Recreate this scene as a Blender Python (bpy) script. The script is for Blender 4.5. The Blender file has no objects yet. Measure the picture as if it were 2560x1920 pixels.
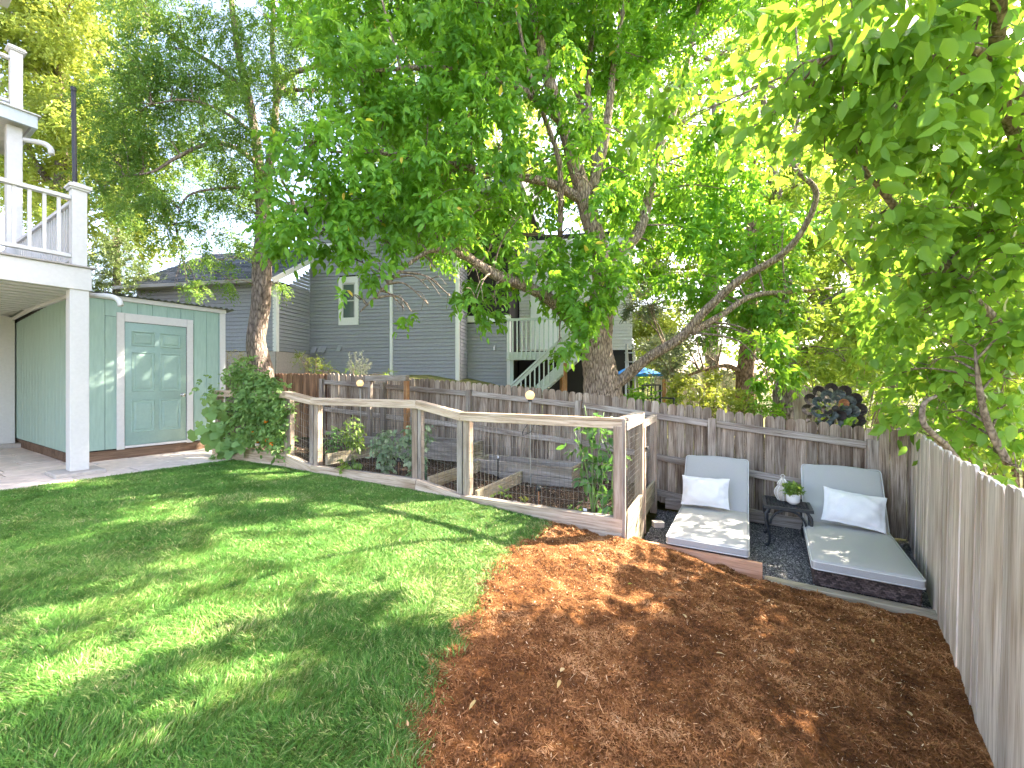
import bpy, bmesh, math, random
import numpy as np
from mathutils import Vector, Matrix, Quaternion

random.seed(7)
RNG = np.random.default_rng(11)
scene = bpy.context.scene
COL = scene.collection
R = math.radians

# ------------------------------------------------------------------ camera, sky, sun, exposure
F = 1060.0                      # focal length in pixels of the 2560 wide photograph
EYE = 1.2                       # eye height above the paving
cam = bpy.data.cameras.new('camera')
cam.sensor_width = 36.0
cam.lens = 36.0 * F / 2560.0
cam.shift_y = -5.0 / 2560.0
cam.clip_start = 0.05
cam.clip_end = 500
cam_o = bpy.data.objects.new('camera', cam)
cam_o.location = (0, 0, EYE)
cam_o.rotation_euler = (R(90), 0, 0)
COL.objects.link(cam_o)
scene.camera = cam_o

SUN_AZ, SUN_EL = R(24), R(40)
SUN_DIR = Vector((math.cos(SUN_AZ) * math.cos(SUN_EL), math.sin(SUN_AZ) * math.cos(SUN_EL), math.sin(SUN_EL)))
world = bpy.data.worlds.new('World')
scene.world = world
world.use_nodes = True
wn = world.node_tree.nodes
sky = wn.new('ShaderNodeTexSky')
sky.sky_type = 'NISHITA'
sky.sun_disc = False
sky.sun_elevation = SUN_EL
sky.sun_rotation = math.atan2(SUN_DIR.x, SUN_DIR.y)
sky.air_density = 0.8
sky.dust_density = 2.0
sky.ozone_density = 0.6
wb = wn.new('ShaderNodeMix'); wb.data_type = 'RGBA'; wb.blend_type = 'MULTIPLY'; wb.inputs['Factor'].default_value = 1.0
wb.inputs['B'].default_value = (1.13, 0.97, 0.90, 1)          # the photograph's daylight white balance
world.node_tree.links.new(sky.outputs[0], wb.inputs['A'])
world.node_tree.links.new(wb.outputs['Result'], wn['Background'].inputs[0])
wn['Background'].inputs[1].default_value = 0.15
sun = bpy.data.lights.new('sun', 'SUN')
sun.energy = 4.3
sun.angle = R(0.6)
sun.color = (1.0, 0.90, 0.75)
sun_o = bpy.data.objects.new('sun', sun)
sun_o.rotation_euler = SUN_DIR.to_track_quat('Z', 'Y').to_euler()
sun_o.location = (10, 6, 20)
COL.objects.link(sun_o)
scene.view_settings.view_transform = 'Standard'
scene.view_settings.look = 'None'
scene.view_settings.gamma = 1.0
scene.view_settings.use_curve_mapping = False
scene.view_settings.exposure = 3.05
scene.cycles.max_bounces = 6
scene.cycles.diffuse_bounces = 4
scene.cycles.glossy_bounces = 2
scene.cycles.transmission_bounces = 4
scene.cycles.use_adaptive_sampling = True
scene.cycles.adaptive_threshold = 0.03
scene.cycles.use_denoising = True

# ------------------------------------------------------------------ helpers
def at(px, py, Y):
    return Vector(((px - 1280) / F * Y, Y, EYE - (py - 955) / F * Y))

def tag(o, label=None, cat=None, group=None, kind=None):
    if label: o['label'] = label
    if cat: o['category'] = cat
    if group: o['group'] = group
    if kind: o['kind'] = kind
    return o

def thing(name, label, cat, loc=(0, 0, 0), rotz=0.0, group=None):
    o = bpy.data.objects.new(name, None)
    o.empty_display_size = 0.2
    COL.objects.link(o)
    o.location = loc
    o.rotation_euler = (0, 0, rotz)
    return tag(o, label, cat, group)

def link(name, me, parent=None, loc=(0, 0, 0), rot=None, mat=None):
    o = bpy.data.objects.new(name, me)
    COL.objects.link(o)
    o.location = loc
    if rot is not None:
        if isinstance(rot, Matrix):
            o.rotation_euler = rot.to_euler()
        elif isinstance(rot, Quaternion):
            o.rotation_euler = rot.to_euler()
        else:
            o.rotation_euler = rot
    if parent is not None:
        o.parent = parent
    if mat is not None:
        if not me.materials:
            me.materials.append(mat)
    return o

def mesh_from(name, verts, faces, mat=None, smooth=False):
    me = bpy.data.meshes.new(name)
    me.from_pydata([tuple(v) for v in verts], [], [tuple(f) for f in faces])
    if mat: me.materials.append(mat)
    if smooth:
        me.polygons.foreach_set('use_smooth', [True] * len(me.polygons))
    me.update()
    return me

def np_mesh(name, verts, faces, mat=None, rnd=None, smooth=False):
    """verts (N,3), faces (M,k) numpy, all faces the same size."""
    me = bpy.data.meshes.new(name)
    n, m, k = len(verts), len(faces), faces.shape[1]
    me.vertices.add(n)
    me.vertices.foreach_set('co', np.ascontiguousarray(verts, np.float32).ravel())
    me.loops.add(m * k)
    me.loops.foreach_set('vertex_index', np.ascontiguousarray(faces, np.int32).ravel())
    me.polygons.add(m)
    me.polygons.foreach_set('loop_start', np.arange(0, m * k, k, dtype=np.int32))
    me.polygons.foreach_set('loop_total', np.full(m, k, np.int32))
    if smooth:
        me.polygons.foreach_set('use_smooth', np.ones(m, bool))
    if rnd is not None:
        at_ = me.attributes.new('rnd', 'FLOAT', 'FACE')
        at_.data.foreach_set('value', np.ascontiguousarray(rnd, np.float32))
    me.update(calc_edges=True)
    if mat: me.materials.append(mat)
    return me

_box_cache = {}
def box_mesh(sx, sy, sz, mat, c=0.004):
    key = (round(sx, 4), round(sy, 4), round(sz, 4), mat.name, round(c, 4))
    if key in _box_cache: return _box_cache[key]
    c = min(c, sx * .3, sy * .3, sz * .3)
    bm = bmesh.new()
    bmesh.ops.create_cube(bm, size=1)
    bmesh.ops.scale(bm, vec=(sx, sy, sz), verts=bm.verts)
    if c > 0:
        bmesh.ops.bevel(bm, geom=bm.edges[:], offset=c, segments=1, affect='EDGES')
    me = bpy.data.meshes.new('box')
    bm.to_mesh(me); bm.free()
    me.materials.append(mat)
    _box_cache[key] = me
    return me

def box(name, lo, hi, mat, parent=None, c=0.004):
    lo, hi = Vector(lo), Vector(hi)
    s = hi - lo
    return link(name, box_mesh(abs(s.x), abs(s.y), abs(s.z), mat, c), parent, (lo + hi) / 2)

def beam(name, p0, p1, w, h, mat, parent=None, c=0.004, up=(0, 0, 1)):
    """board from p0 to p1; local X along, w across (horizontal), h along up"""
    p0, p1 = Vector(p0), Vector(p1)
    d = p1 - p0
    L = d.length
    x = d.normalized()
    u = Vector(up)
    y = u.cross(x).normalized()
    z = x.cross(y)
    M = Matrix((x, y, z)).transposed()
    return link(name, box_mesh(round(L, 3), w, h, mat, c), parent, (p0 + p1) / 2, M)

def rbox_mesh(sx, sy, sz, r, mat, seg=3, puff=0.0, sub=0):
    bm = bmesh.new()
    bmesh.ops.create_cube(bm, size=1)
    bmesh.ops.scale(bm, vec=(sx, sy, sz), verts=bm.verts)
    bmesh.ops.bevel(bm, geom=bm.edges[:], offset=r, segments=seg, affect='EDGES', profile=0.5)
    if sub:
        bmesh.ops.subdivide_edges(bm, edges=[e for e in bm.edges if e.calc_length() > 0.2], cuts=sub, use_grid_fill=True)
    if puff:
        for v in bm.verts:
            fx = max(0, 1 - (2 * v.co.x / sx) ** 2); fy = max(0, 1 - (2 * v.co.y / sy) ** 2)
            n = 0.25 * math.sin(v.co.x * 31 + v.co.y * 17) + 0.25 * math.sin(v.co.y * 43 - v.co.x * 11)
            v.co.z += math.copysign(puff * fx ** .6 * fy ** .6 * (1 + .25 * n), v.co.z)
    me = bpy.data.meshes.new('rbox')
    bm.to_mesh(me); bm.free()
    me.polygons.foreach_set('use_smooth', [True] * len(me.polygons))
    me.materials.append(mat)
    return me

class MB:
    def __init__(s): s.v = []; s.f = []
    def add(s, v, f):
        b = len(s.v)
        s.v += [tuple(p) for p in v]
        s.f += [tuple(i + b for i in q) for q in f]
    def box(s, lo, hi):
        x0, y0, z0 = lo; x1, y1, z1 = hi
        s.add([(x0, y0, z0), (x1, y0, z0), (x1, y1, z0), (x0, y1, z0), (x0, y0, z1), (x1, y0, z1), (x1, y1, z1), (x0, y1, z1)],
              [(0, 3, 2, 1), (4, 5, 6, 7), (0, 1, 5, 4), (1, 2, 6, 5), (2, 3, 7, 6), (3, 0, 4, 7)])
    def tube(s, pts, rad, n=8, cap=True, jit=0.0):
        pts = [Vector(p) for p in pts]
        if not hasattr(rad, '__len__'): rad = [rad] * len(pts)
        b = len(s.v)
        ref = None
        for i, p in enumerate(pts):
            d = (pts[min(i + 1, len(pts) - 1)] - pts[max(i - 1, 0)])
            d = d.normalized() if d.length > 1e-9 else Vector((0, 0, 1))
            if ref is None:
                ref = d.orthogonal().normalized()
            else:
                ref = (ref - d * ref.dot(d))
                ref = ref.normalized() if ref.length > 1e-6 else d.orthogonal().normalized()
            q = d.cross(ref)
            for k in range(n):
                a = 2 * math.pi * k / n
                r = rad[i] * (1 + (random.uniform(-jit, jit) if jit else 0))
                s.v.append(tuple(p + (ref * math.cos(a) + q * math.sin(a)) * r))
        for i in range(len(pts) - 1):
            for k in range(n):
                a0 = b + i * n + k; a1 = b + i * n + (k + 1) % n
                s.f.append((a0, a1, a1 + n, a0 + n))
        if cap:
            s.f.append(tuple(b + k for k in range(n))[::-1])
            s.f.append(tuple(b + (len(pts) - 1) * n + k for k in range(n)))
    def lathe(s, prof, n=20, c=(0, 0, 0)):
        b = len(s.v)
        for r, z in prof:
            for k in range(n):
                a = 2 * math.pi * k / n
                s.v.append((c[0] + r * math.cos(a), c[1] + r * math.sin(a), c[2] + z))
        for i in range(len(prof) - 1):
            for k in range(n):
                a0 = b + i * n + k; a1 = b + i * n + (k + 1) % n
                s.f.append((a0, a1, a1 + n, a0 + n))
        s.f.append(tuple(b + k for k in range(n))[::-1])
        s.f.append(tuple(b + (len(prof) - 1) * n + k for k in range(n)))
    def build(s, name, mat, parent=None, loc=(0, 0, 0), smooth=False, rot=None):
        return link(name, mesh_from(name, s.v, s.f, mat, smooth), parent, loc, rot)

def catmull(pts, sub=4):
    pts = [Vector(p) for p in pts]
    if len(pts) < 3: return pts
    P = [pts[0] * 2 - pts[1]] + pts + [pts[-1] * 2 - pts[-2]]
    out = []
    for i in range(1, len(P) - 2):
        for k in range(sub):
            t = k / sub
            a, b, c, d = P[i - 1], P[i], P[i + 1], P[i + 2]
            out.append(0.5 * ((2 * b) + (c - a) * t + (2 * a - 5 * b + 4 * c - d) * t * t + (3 * b - 3 * c + d - a) * t ** 3))
    out.append(pts[-1])
    return out

def lerp_r(r, n):
    m = len(r) - 1
    out = []
    for i in range(n):
        t = i / (n - 1) * m
        k = min(int(t), m - 1)
        out.append(r[k] + (r[k + 1] - r[k]) * (t - k))
    return out

# cheap value noise
_perm = RNG.random((256, 256))
def vnoise(x, y):
    x = np.asarray(x, float); y = np.asarray(y, float)
    xi = np.floor(x).astype(int); yi = np.floor(y).astype(int)
    fx = x - xi; fy = y - yi
    fx = fx * fx * (3 - 2 * fx); fy = fy * fy * (3 - 2 * fy)
    g = lambda i, j: _perm[i % 256, j % 256]
    return (g(xi, yi) * (1 - fx) + g(xi + 1, yi) * fx) * (1 - fy) + (g(xi, yi + 1) * (1 - fx) + g(xi + 1, yi + 1) * fx) * fy - 0.5

def inside(poly, x, y):
    poly = np.asarray(poly, float)
    r = np.zeros(len(x), bool)
    j = len(poly) - 1
    for i in range(len(poly)):
        xi, yi = poly[i]; xj, yj = poly[j]
        c = ((yi > y) != (yj > y)) & (x < (xj - xi) * (y - yi) / (yj - yi + 1e-12) + xi)
        r ^= c
        j = i
    return r

# ------------------------------------------------------------------ materials
def new_mat(name):
    m = bpy.data.materials.new(name)
    m.use_nodes = True
    nt = m.node_tree
    return m, nt, nt.nodes, nt.links, nt.nodes['Principled BSDF']

def ramp(nodes, stops):
    r = nodes.new('ShaderNodeValToRGB')
    el = r.color_ramp.elements
    while len(el) < len(stops): el.new(0.5)
    for e, (p, c) in zip(el, stops):
        e.position = p; e.color = (*c, 1)
    return r

def obj_coords(nt, scale, rnd_off=True):
    nodes, links = nt.nodes, nt.links
    tc = nodes.new('ShaderNodeTexCoord')
    mp = nodes.new('ShaderNodeMapping')
    mp.inputs['Scale'].default_value = scale
    if rnd_off:
        oi = nodes.new('ShaderNodeObjectInfo')
        mul = nodes.new('ShaderNodeMath'); mul.operation = 'MULTIPLY'; mul.inputs[1].default_value = 61.7
        links.new(oi.outputs['Random'], mul.inputs[0])
        cmb = nodes.new('ShaderNodeCombineXYZ')
        for i in range(3): links.new(mul.outputs[0], cmb.inputs[i])
        add = nodes.new('ShaderNodeVectorMath'); add.operation = 'ADD'
        links.new(tc.outputs['Object'], add.inputs[0]); links.new(cmb.outputs[0], add.inputs[1])
        links.new(add.outputs[0], mp.inputs['Vector'])
    else:
        links.new(tc.outputs['Object'], mp.inputs['Vector'])
    return mp

def hsv_random(nt, col_out, amount=0.25, hue=0.0):
    nodes, links = nt.nodes, nt.links
    oi = nodes.new('ShaderNodeObjectInfo')
    mr = nodes.new('ShaderNodeMapRange')
    mr.inputs['To Min'].default_value = 1 - amount; mr.inputs['To Max'].default_value = 1 + amount
    links.new(oi.outputs['Random'], mr.inputs['Value'])
    h = nodes.new('ShaderNodeHueSaturation')
    links.new(mr.outputs[0], h.inputs['Value'])
    links.new(col_out, h.inputs['Color'])
    return h.outputs['Color']

def wood(name, dark, mid, light, axis='z', rough=0.85, var=0.25, bump=0.35, fine=60, stain=None):
    m, nt, nodes, links, b = new_mat(name)
    lo = 2.2
    sc = {'x': (lo, fine, fine), 'y': (fine, lo, fine), 'z': (fine, fine, lo)}[axis]
    mp = obj_coords(nt, sc)
    n = nodes.new('ShaderNodeTexNoise'); n.inputs['Scale'].default_value = 1.0
    n.inputs['Detail'].default_value = 6; n.inputs['Roughness'].default_value = 0.7; n.inputs['Distortion'].default_value = 0.6
    links.new(mp.outputs[0], n.inputs['Vector'])
    rp = ramp(nodes, [(0.3, dark), (0.5, mid), (0.72, light)])
    links.new(n.outputs['Fac'], rp.inputs['Fac'])
    mp2 = obj_coords(nt, {'x': (1.5, 7, 7), 'y': (7, 1.5, 7), 'z': (7, 7, 1.5)}[axis])
    n2 = nodes.new('ShaderNodeTexNoise'); n2.inputs['Scale'].default_value = 1.0; n2.inputs['Detail'].default_value = 3
    links.new(mp2.outputs[0], n2.inputs['Vector'])
    mix = nodes.new('ShaderNodeMix'); mix.data_type = 'RGBA'; mix.blend_type = 'MULTIPLY'
    mix.inputs['Factor'].default_value = 0.8
    r2 = ramp(nodes, [(0.32, stain or (0.5, 0.42, 0.36)), (0.56, (1, 1, 1))])
    links.new(n2.outputs['Fac'], r2.inputs['Fac'])
    links.new(rp.outputs[0], mix.inputs['A']); links.new(r2.outputs[0], mix.inputs['B'])
    links.new(hsv_random(nt, mix.outputs['Result'], var), b.inputs['Base Color'])
    b.inputs['Roughness'].default_value = rough
    b.inputs['Specular IOR Level'].default_value = 0.25
    bp = nodes.new('ShaderNodeBump'); bp.inputs['Strength'].default_value = bump; bp.inputs['Distance'].default_value = 0.004
    links.new(n.outputs['Fac'], bp.inputs['Height']); links.new(bp.outputs[0], b.inputs['Normal'])
    return m

def paint(name, col, rough=0.5, mottle=0.08, bump=0.05, scale=25, var=0.03, streak=False):
    m, nt, nodes, links, b = new_mat(name)
    mp = obj_coords(nt, (scale, scale, scale * (0.15 if streak else 1)))
    n = nodes.new('ShaderNodeTexNoise'); n.inputs['Scale'].default_value = 1.0; n.inputs['Detail'].default_value = 6
    links.new(mp.outputs[0], n.inputs['Vector'])
    c0 = tuple(max(0, c * (1 - mottle)) for c in col); c1 = tuple(min(1, c * (1 + mottle)) for c in col)
    rp = ramp(nodes, [(0.3, c0), (0.7, c1)])
    links.new(n.outputs['Fac'], rp.inputs['Fac'])
    links.new(hsv_random(nt, rp.outputs[0], var), b.inputs['Base Color'])
    b.inputs['Roughness'].default_value = rough
    b.inputs['Specular IOR Level'].default_value = 0.3
    bp = nodes.new('ShaderNodeBump'); bp.inputs['Strength'].default_value = bump * 4; bp.inputs['Distance'].default_value = 0.002
    links.new(n.outputs['Fac'], bp.inputs['Height']); links.new(bp.outputs[0], b.inputs['Normal'])
    return m

def leaf_mat(name, stops, trans=(0.35, 0.5, 0.06), tfac=0.4, rough=0.45, spec=0.35):
    m, nt, nodes, links, b = new_mat(name)
    a = nodes.new('ShaderNodeAttribute'); a.attribute_name = 'rnd'
    rp = ramp(nodes, stops)
    links.new(a.outputs['Fac'], rp.inputs['Fac'])
    links.new(rp.outputs[0], b.inputs['Base Color'])
    b.inputs['Roughness'].default_value = rough
    b.inputs['Specular IOR Level'].default_value = spec
    t = nodes.new('ShaderNodeBsdfTranslucent')
    mixc = nodes.new('ShaderNodeMix'); mixc.data_type = 'RGBA'; mixc.blend_type = 'MIX'; mixc.inputs['Factor'].default_value = 0.5
    mixc.inputs['B'].default_value = (*trans, 1)
    links.new(rp.outputs[0], mixc.inputs['A'])
    links.new(mixc.outputs['Result'], t.inputs['Color'])
    ms = nodes.new('ShaderNodeMixShader'); ms.inputs[0].default_value = tfac
    links.new(b.outputs[0], ms.inputs[1]); links.new(t.outputs[0], ms.inputs[2])
    links.new(ms.outputs[0], nodes['Material Output'].inputs['Surface'])
    return m

def bark(name, dark, light, scale=(14, 14, 2.2), bump=1.0, dist=0.03):
    m, nt, nodes, links, b = new_mat(name)
    mp = obj_coords(nt, scale, False)
    n = nodes.new('ShaderNodeTexNoise'); n.inputs['Scale'].default_value = 1.0; n.inputs['Detail'].default_value = 5; n.inputs['Distortion'].default_value = 1.5
    links.new(mp.outputs[0], n.inputs['Vector'])
    v = nodes.new('ShaderNodeTexVoronoi'); v.feature = 'DISTANCE_TO_EDGE'; v.inputs['Scale'].default_value = 1.6
    add = nodes.new('ShaderNodeMix'); add.data_type = 'VECTOR'; add.inputs['Factor'].default_value = 0.35
    links.new(mp.outputs[0], add.inputs['A']); links.new(n.outputs['Color'], add.inputs['B'])
    links.new(add.outputs['Result'], v.inputs['Vector'])
    mul = nodes.new('ShaderNodeMath'); mul.operation = 'MULTIPLY_ADD'; mul.inputs[1].default_value = 1.8
    links.new(v.outputs['Distance'], mul.inputs[0])
    sub = nodes.new('ShaderNodeMath'); sub.operation = 'SUBTRACT'; sub.inputs[1].default_value = 0.35
    links.new(n.outputs['Fac'], sub.inputs[0]); links.new(sub.outputs[0], mul.inputs[2])
    rp = ramp(nodes, [(0.05, dark), (0.35, tuple((a + c) / 2 for a, c in zip(dark, light))), (0.8, light)])
    links.new(mul.outputs[0], rp.inputs['Fac'])
    links.new(rp.outputs[0], b.inputs['Base Color'])
    b.inputs['Roughness'].default_value = 0.95
    b.inputs['Specular IOR Level'].default_value = 0.1
    bp = nodes.new('ShaderNodeBump'); bp.inputs['Strength'].default_value = bump; bp.inputs['Distance'].default_value = dist
    links.new(mul.outputs[0], bp.inputs['Height']); links.new(bp.outputs[0], b.inputs['Normal'])
    return m

def ground_mat(name, stops, scale=6, rough=0.95, bump=0.5, dist=0.02):
    m, nt, nodes, links, b = new_mat(name)
    mp = obj_coords(nt, (scale,) * 3, False)
    n = nodes.new('ShaderNodeTexNoise'); n.inputs['Scale'].default_value = 1.0; n.inputs['Detail'].default_value = 8; n.inputs['Roughness'].default_value = 0.7
    links.new(mp.outputs[0], n.inputs['Vector'])
    rp = ramp(nodes, stops)
    links.new(n.outputs['Fac'], rp.inputs['Fac']); links.new(rp.outputs[0], b.inputs['Base Color'])
    b.inputs['Roughness'].default_value = rough; b.inputs['Specular IOR Level'].default_value = 0.1
    bp = nodes.new('ShaderNodeBump'); bp.inputs['Strength'].default_value = bump; bp.inputs['Distance'].default_value = dist
    links.new(n.outputs['Fac'], bp.inputs['Height']); links.new(bp.outputs[0], b.inputs['Normal'])
    return m

def attr_mat(name, stops, rough=0.9, spec=0.15):
    m, nt, nodes, links, b = new_mat(name)
    a = nodes.new('ShaderNodeAttribute'); a.attribute_name = 'rnd'
    rp = ramp(nodes, stops)
    links.new(a.outputs['Fac'], rp.inputs['Fac']); links.new(rp.outputs[0], b.inputs['Base Color'])
    b.inputs['Roughness'].default_value = rough; b.inputs['Specular IOR Level'].default_value = spec
    return m

def plain(name, col, rough=0.5, metal=0.0, spec=0.4, emit=None, strength=0):
    m, nt, nodes, links, b = new_mat(name)
    b.inputs['Base Color'].default_value = (*col, 1)
    b.inputs['Roughness'].default_value = rough
    b.inputs['Metallic'].default_value = metal
    b.inputs['Specular IOR Level'].default_value = spec
    if emit:
        b.inputs['Emission Color'].default_value = (*emit, 1)
        b.inputs['Emission Strength'].default_value = strength
    return m

M = {}
M['picket'] = wood('weathered_picket', (0.075, 0.052, 0.035), (0.34, 0.27, 0.205), (0.60, 0.515, 0.425), 'z', var=0.36, stain=(0.34, 0.25, 0.19))
M['picket_brown'] = wood('stained_picket', (0.07, 0.04, 0.025), (0.22, 0.13, 0.08), (0.5, 0.27, 0.13), 'z', var=0.4)
M['board_right'] = wood('silver_board', (0.34, 0.275, 0.21), (0.65, 0.575, 0.49), (0.80, 0.745, 0.67), 'z', var=0.18, fine=75, stain=(0.62, 0.54, 0.46))
M['rail'] = wood('weathered_rail', (0.13, 0.10, 0.08), (0.36, 0.31, 0.265), (0.54, 0.49, 0.43), 'x', var=0.15)
M['post'] = wood('weathered_post', (0.13, 0.10, 0.08), (0.36, 0.305, 0.255), (0.54, 0.485, 0.42), 'z', var=0.18)
M['lumber'] = wood('pale_lumber', (0.27, 0.185, 0.12), (0.56, 0.435, 0.315), (0.72, 0.60, 0.47), 'x', var=0.1, fine=45, stain=(0.62, 0.55, 0.47))
M['lumber_post'] = wood('pale_lumber_post', (0.19, 0.135, 0.095), (0.40, 0.315, 0.24), (0.56, 0.47, 0.38), 'z', var=0.12, fine=45, stain=(0.55, 0.46, 0.38))
M['bed_board'] = wood('grey_bed_board', (0.16, 0.13, 0.105), (0.33, 0.29, 0.25), (0.5, 0.46, 0.41), 'x', var=0.12, fine=45, stain=(0.55, 0.5, 0.42))
M['green_board'] = wood('treated_board', (0.16, 0.13, 0.08), (0.32, 0.28, 0.2), (0.46, 0.42, 0.32), 'x', var=0.12, fine=45, stain=(0.55, 0.52, 0.4))
M['redwood'] = wood('new_redwood', (0.46, 0.24, 0.13), (0.68, 0.38, 0.23), (0.78, 0.50, 0.34), 'x', var=0.03, fine=40, stain=(0.85, 0.75, 0.68))
M['cedar_post'] = wood('cedar_post', (0.22, 0.1, 0.04), (0.42, 0.22, 0.1), (0.58, 0.35, 0.18), 'z', var=0.1)
M['white'] = paint('white_paint', (0.58, 0.58, 0.565), 0.45, 0.04, 0.03)
M['trim_white'] = paint('house_trim', (0.76, 0.76, 0.74), 0.5, 0.04, 0.03)
M['blue_grey'] = paint('blue_grey_paint', (0.5, 0.57, 0.6), 0.5, 0.05, 0.03)
M['sage'] = paint('sage_green_paint', (0.30, 0.425, 0.365), 0.55, 0.07, 0.25, 30, 0.03, True)
M['sage_door'] = paint('sage_door_paint', (0.275, 0.395, 0.345), 0.42, 0.04, 0.04)
M['skid'] = wood('brown_skid', (0.07, 0.045, 0.03), (0.16, 0.105, 0.07), (0.25, 0.17, 0.115), 'x')
M['siding'] = paint('grey_siding', (0.30, 0.305, 0.335), 0.6, 0.06, 0.06, 14, 0.035)
M['siding_lit'] = paint('sunlit_siding', (0.62, 0.58, 0.54), 0.6, 0.05, 0.05, 14, 0.03)  # siding lightened: the sunlight is put into its colour
M['foundation'] = paint('plaster_foundation', (0.45, 0.39, 0.36), 0.9, 0.1, 0.2, 18)
M['gutter'] = paint('gutter_metal', (0.33, 0.31, 0.29), 0.45, 0.05, 0.02)
M['metal_grey'] = plain('grey_metal', (0.4, 0.4, 0.4), 0.4, 0.8)
M['chrome'] = plain('satin_nickel', (0.6, 0.58, 0.55), 0.25, 1.0)
M['black_metal'] = paint('black_cast_metal', (0.035, 0.037, 0.04), 0.42, 0.25, 0.15, 60)
M['black_plastic'] = plain('black_plastic', (0.02, 0.02, 0.022), 0.5)
M['wire'] = plain('mesh_wire', (0.16, 0.15, 0.14), 0.5, 0.5)
M['concrete'] = paint('concrete', (0.42, 0.39, 0.35), 0.9, 0.12, 0.2, 20)
M['paver'] = paint('sandstone_paver', (0.68, 0.585, 0.50), 0.9, 0.13, 0.25, 9, 0.1)
M['joint'] = ground_mat('paver_joint', [(0.3, (0.09, 0.075, 0.06)), (0.7, (0.2, 0.17, 0.14))], 40)
M['cushion'] = paint('grey_cushion_fabric', (0.43, 0.425, 0.41), 0.95, 0.09, 0.12, 240, 0.01)
M['piping'] = paint('light_piping', (0.66, 0.66, 0.64), 0.9, 0.03, 0.05)
M['linen'] = paint('white_linen', (0.8, 0.8, 0.8), 0.95, 0.03, 0.12, 120, 0.01)
M['wicker'] = attr_mat('brown_wicker', [(0, (0.035, 0.025, 0.023)), (0.5, (0.085, 0.06, 0.055)), (1, (0.16, 0.12, 0.11))], 0.45, 0.4)
M['dark_core'] = plain('dark_frame', (0.02, 0.016, 0.015), 0.7)
M['ceramic'] = paint('white_ceramic', (0.8, 0.79, 0.76), 0.25, 0.02, 0.02)
M['whitewash'] = paint('whitewashed_rattan', (0.5, 0.46, 0.41), 0.8, 0.15, 0.4, 90)
M['potting'] = plain('potting_soil', (0.03, 0.022, 0.016), 0.95)
M['lawn_soil'] = ground_mat('lawn_soil', [(0.3, (0.07, 0.11, 0.025)), (0.6, (0.13, 0.17, 0.05)), (0.8, (0.28, 0.23, 0.11))], 7)
M['ground'] = ground_mat('garden_ground', [(0.3, (0.06, 0.06, 0.025)), (0.6, (0.13, 0.14, 0.05)), (0.8, (0.26, 0.21, 0.12))], 3)
M['neighbor'] = ground_mat('neighbour_ground', [(0.3, (0.07, 0.08, 0.03)), (0.55, (0.16, 0.17, 0.06)), (0.8, (0.32, 0.24, 0.14))], 3)
M['mulch_base'] = ground_mat('mulch_base', [(0.3, (0.05, 0.02, 0.007)), (0.5, (0.18, 0.072, 0.022)), (0.75, (0.34, 0.145, 0.045))], 38, bump=1.0, dist=0.03)
M['mulch'] = attr_mat('shredded_cedar', [(0, (0.08, 0.033, 0.013)), (0.35, (0.23, 0.097, 0.036)), (0.7, (0.41, 0.185, 0.068)), (0.93, (0.58, 0.32, 0.15)), (1.0, (0.78, 0.58, 0.34))])
M['gravel_base'] = ground_mat('gravel_base', [(0.3, (0.035, 0.035, 0.038)), (0.7, (0.15, 0.145, 0.14))], 60, bump=1.0)
M['gravel'] = attr_mat('crushed_gravel', [(0, (0.07, 0.07, 0.075)), (0.5, (0.22, 0.212, 0.21)), (0.85, (0.38, 0.36, 0.345)), (1, (0.58, 0.54, 0.5))])
M['soil'] = ground_mat('garden_soil', [(0.3, (0.025, 0.018, 0.013)), (0.55, (0.075, 0.055, 0.04)), (0.8, (0.2, 0.14, 0.09))], 30, bump=1.0)
M['chips'] = attr_mat('bed_chips', [(0, (0.04, 0.026, 0.018)), (0.5, (0.11, 0.075, 0.05)), (0.85, (0.24, 0.15, 0.09)), (1, (0.42, 0.34, 0.26))])
M['roof'] = attr_mat('asphalt_shingle', [(0, (0.075, 0.085, 0.1)), (0.5, (0.13, 0.145, 0.17)), (1, (0.2, 0.21, 0.235))], 0.95)
M['corrugated'] = paint('corrugated_sheet', (0.16, 0.19, 0.16), 0.5, 0.15, 0.05)
M['glass'] = plain('window_glass', (0.10, 0.14, 0.13), 0.05, 0.0, 0.9)
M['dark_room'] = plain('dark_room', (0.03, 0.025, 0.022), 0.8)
M['globe'] = plain('lit_globe', (0.5, 0.36, 0.2), 0.4, emit=(1.0, 0.62, 0.26), strength=0.17)
M['tarp'] = plain('blue_canopy', (0.02, 0.22, 0.62), 0.6)
M['tag'] = plain('white_tag', (0.8, 0.8, 0.8), 0.5)
M['tomato'] = plain('orange_tomato', (0.85, 0.25, 0.03), 0.25)
M['stem'] = plain('green_stem', (0.16, 0.26, 0.07), 0.6)
M['stake_green'] = plain('green_stake', (0.05, 0.13, 0.07), 0.5)
M['bronze'] = paint('dark_bronze', (0.045, 0.036, 0.033), 0.5, 0.35, 0.25, 45)
M['verdigris'] = paint('verdigris_copper', (0.095, 0.115, 0.112), 0.42, 0.55, 0.3, 30)
M['copper'] = paint('worn_copper', (0.34, 0.16, 0.08), 0.4, 0.4, 0.25, 30)
M['bark_main'] = bark('furrowed_bark', (0.10, 0.07, 0.05), (0.54, 0.42, 0.32), (26, 26, 6), 1.0, 0.03)
M['bark_limb'] = bark('limb_bark', (0.10, 0.075, 0.055), (0.34, 0.27, 0.205), (20, 20, 14), 0.6, 0.01)
M['bark_left'] = bark('left_bark', (0.085, 0.065, 0.052), (0.34, 0.27, 0.22), (16, 16, 5), 0.9, 0.02)
M['bark_dark'] = bark('dark_bark', (0.08, 0.06, 0.05), (0.36, 0.29, 0.24), (16, 16, 5), 0.9, 0.02)
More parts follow.
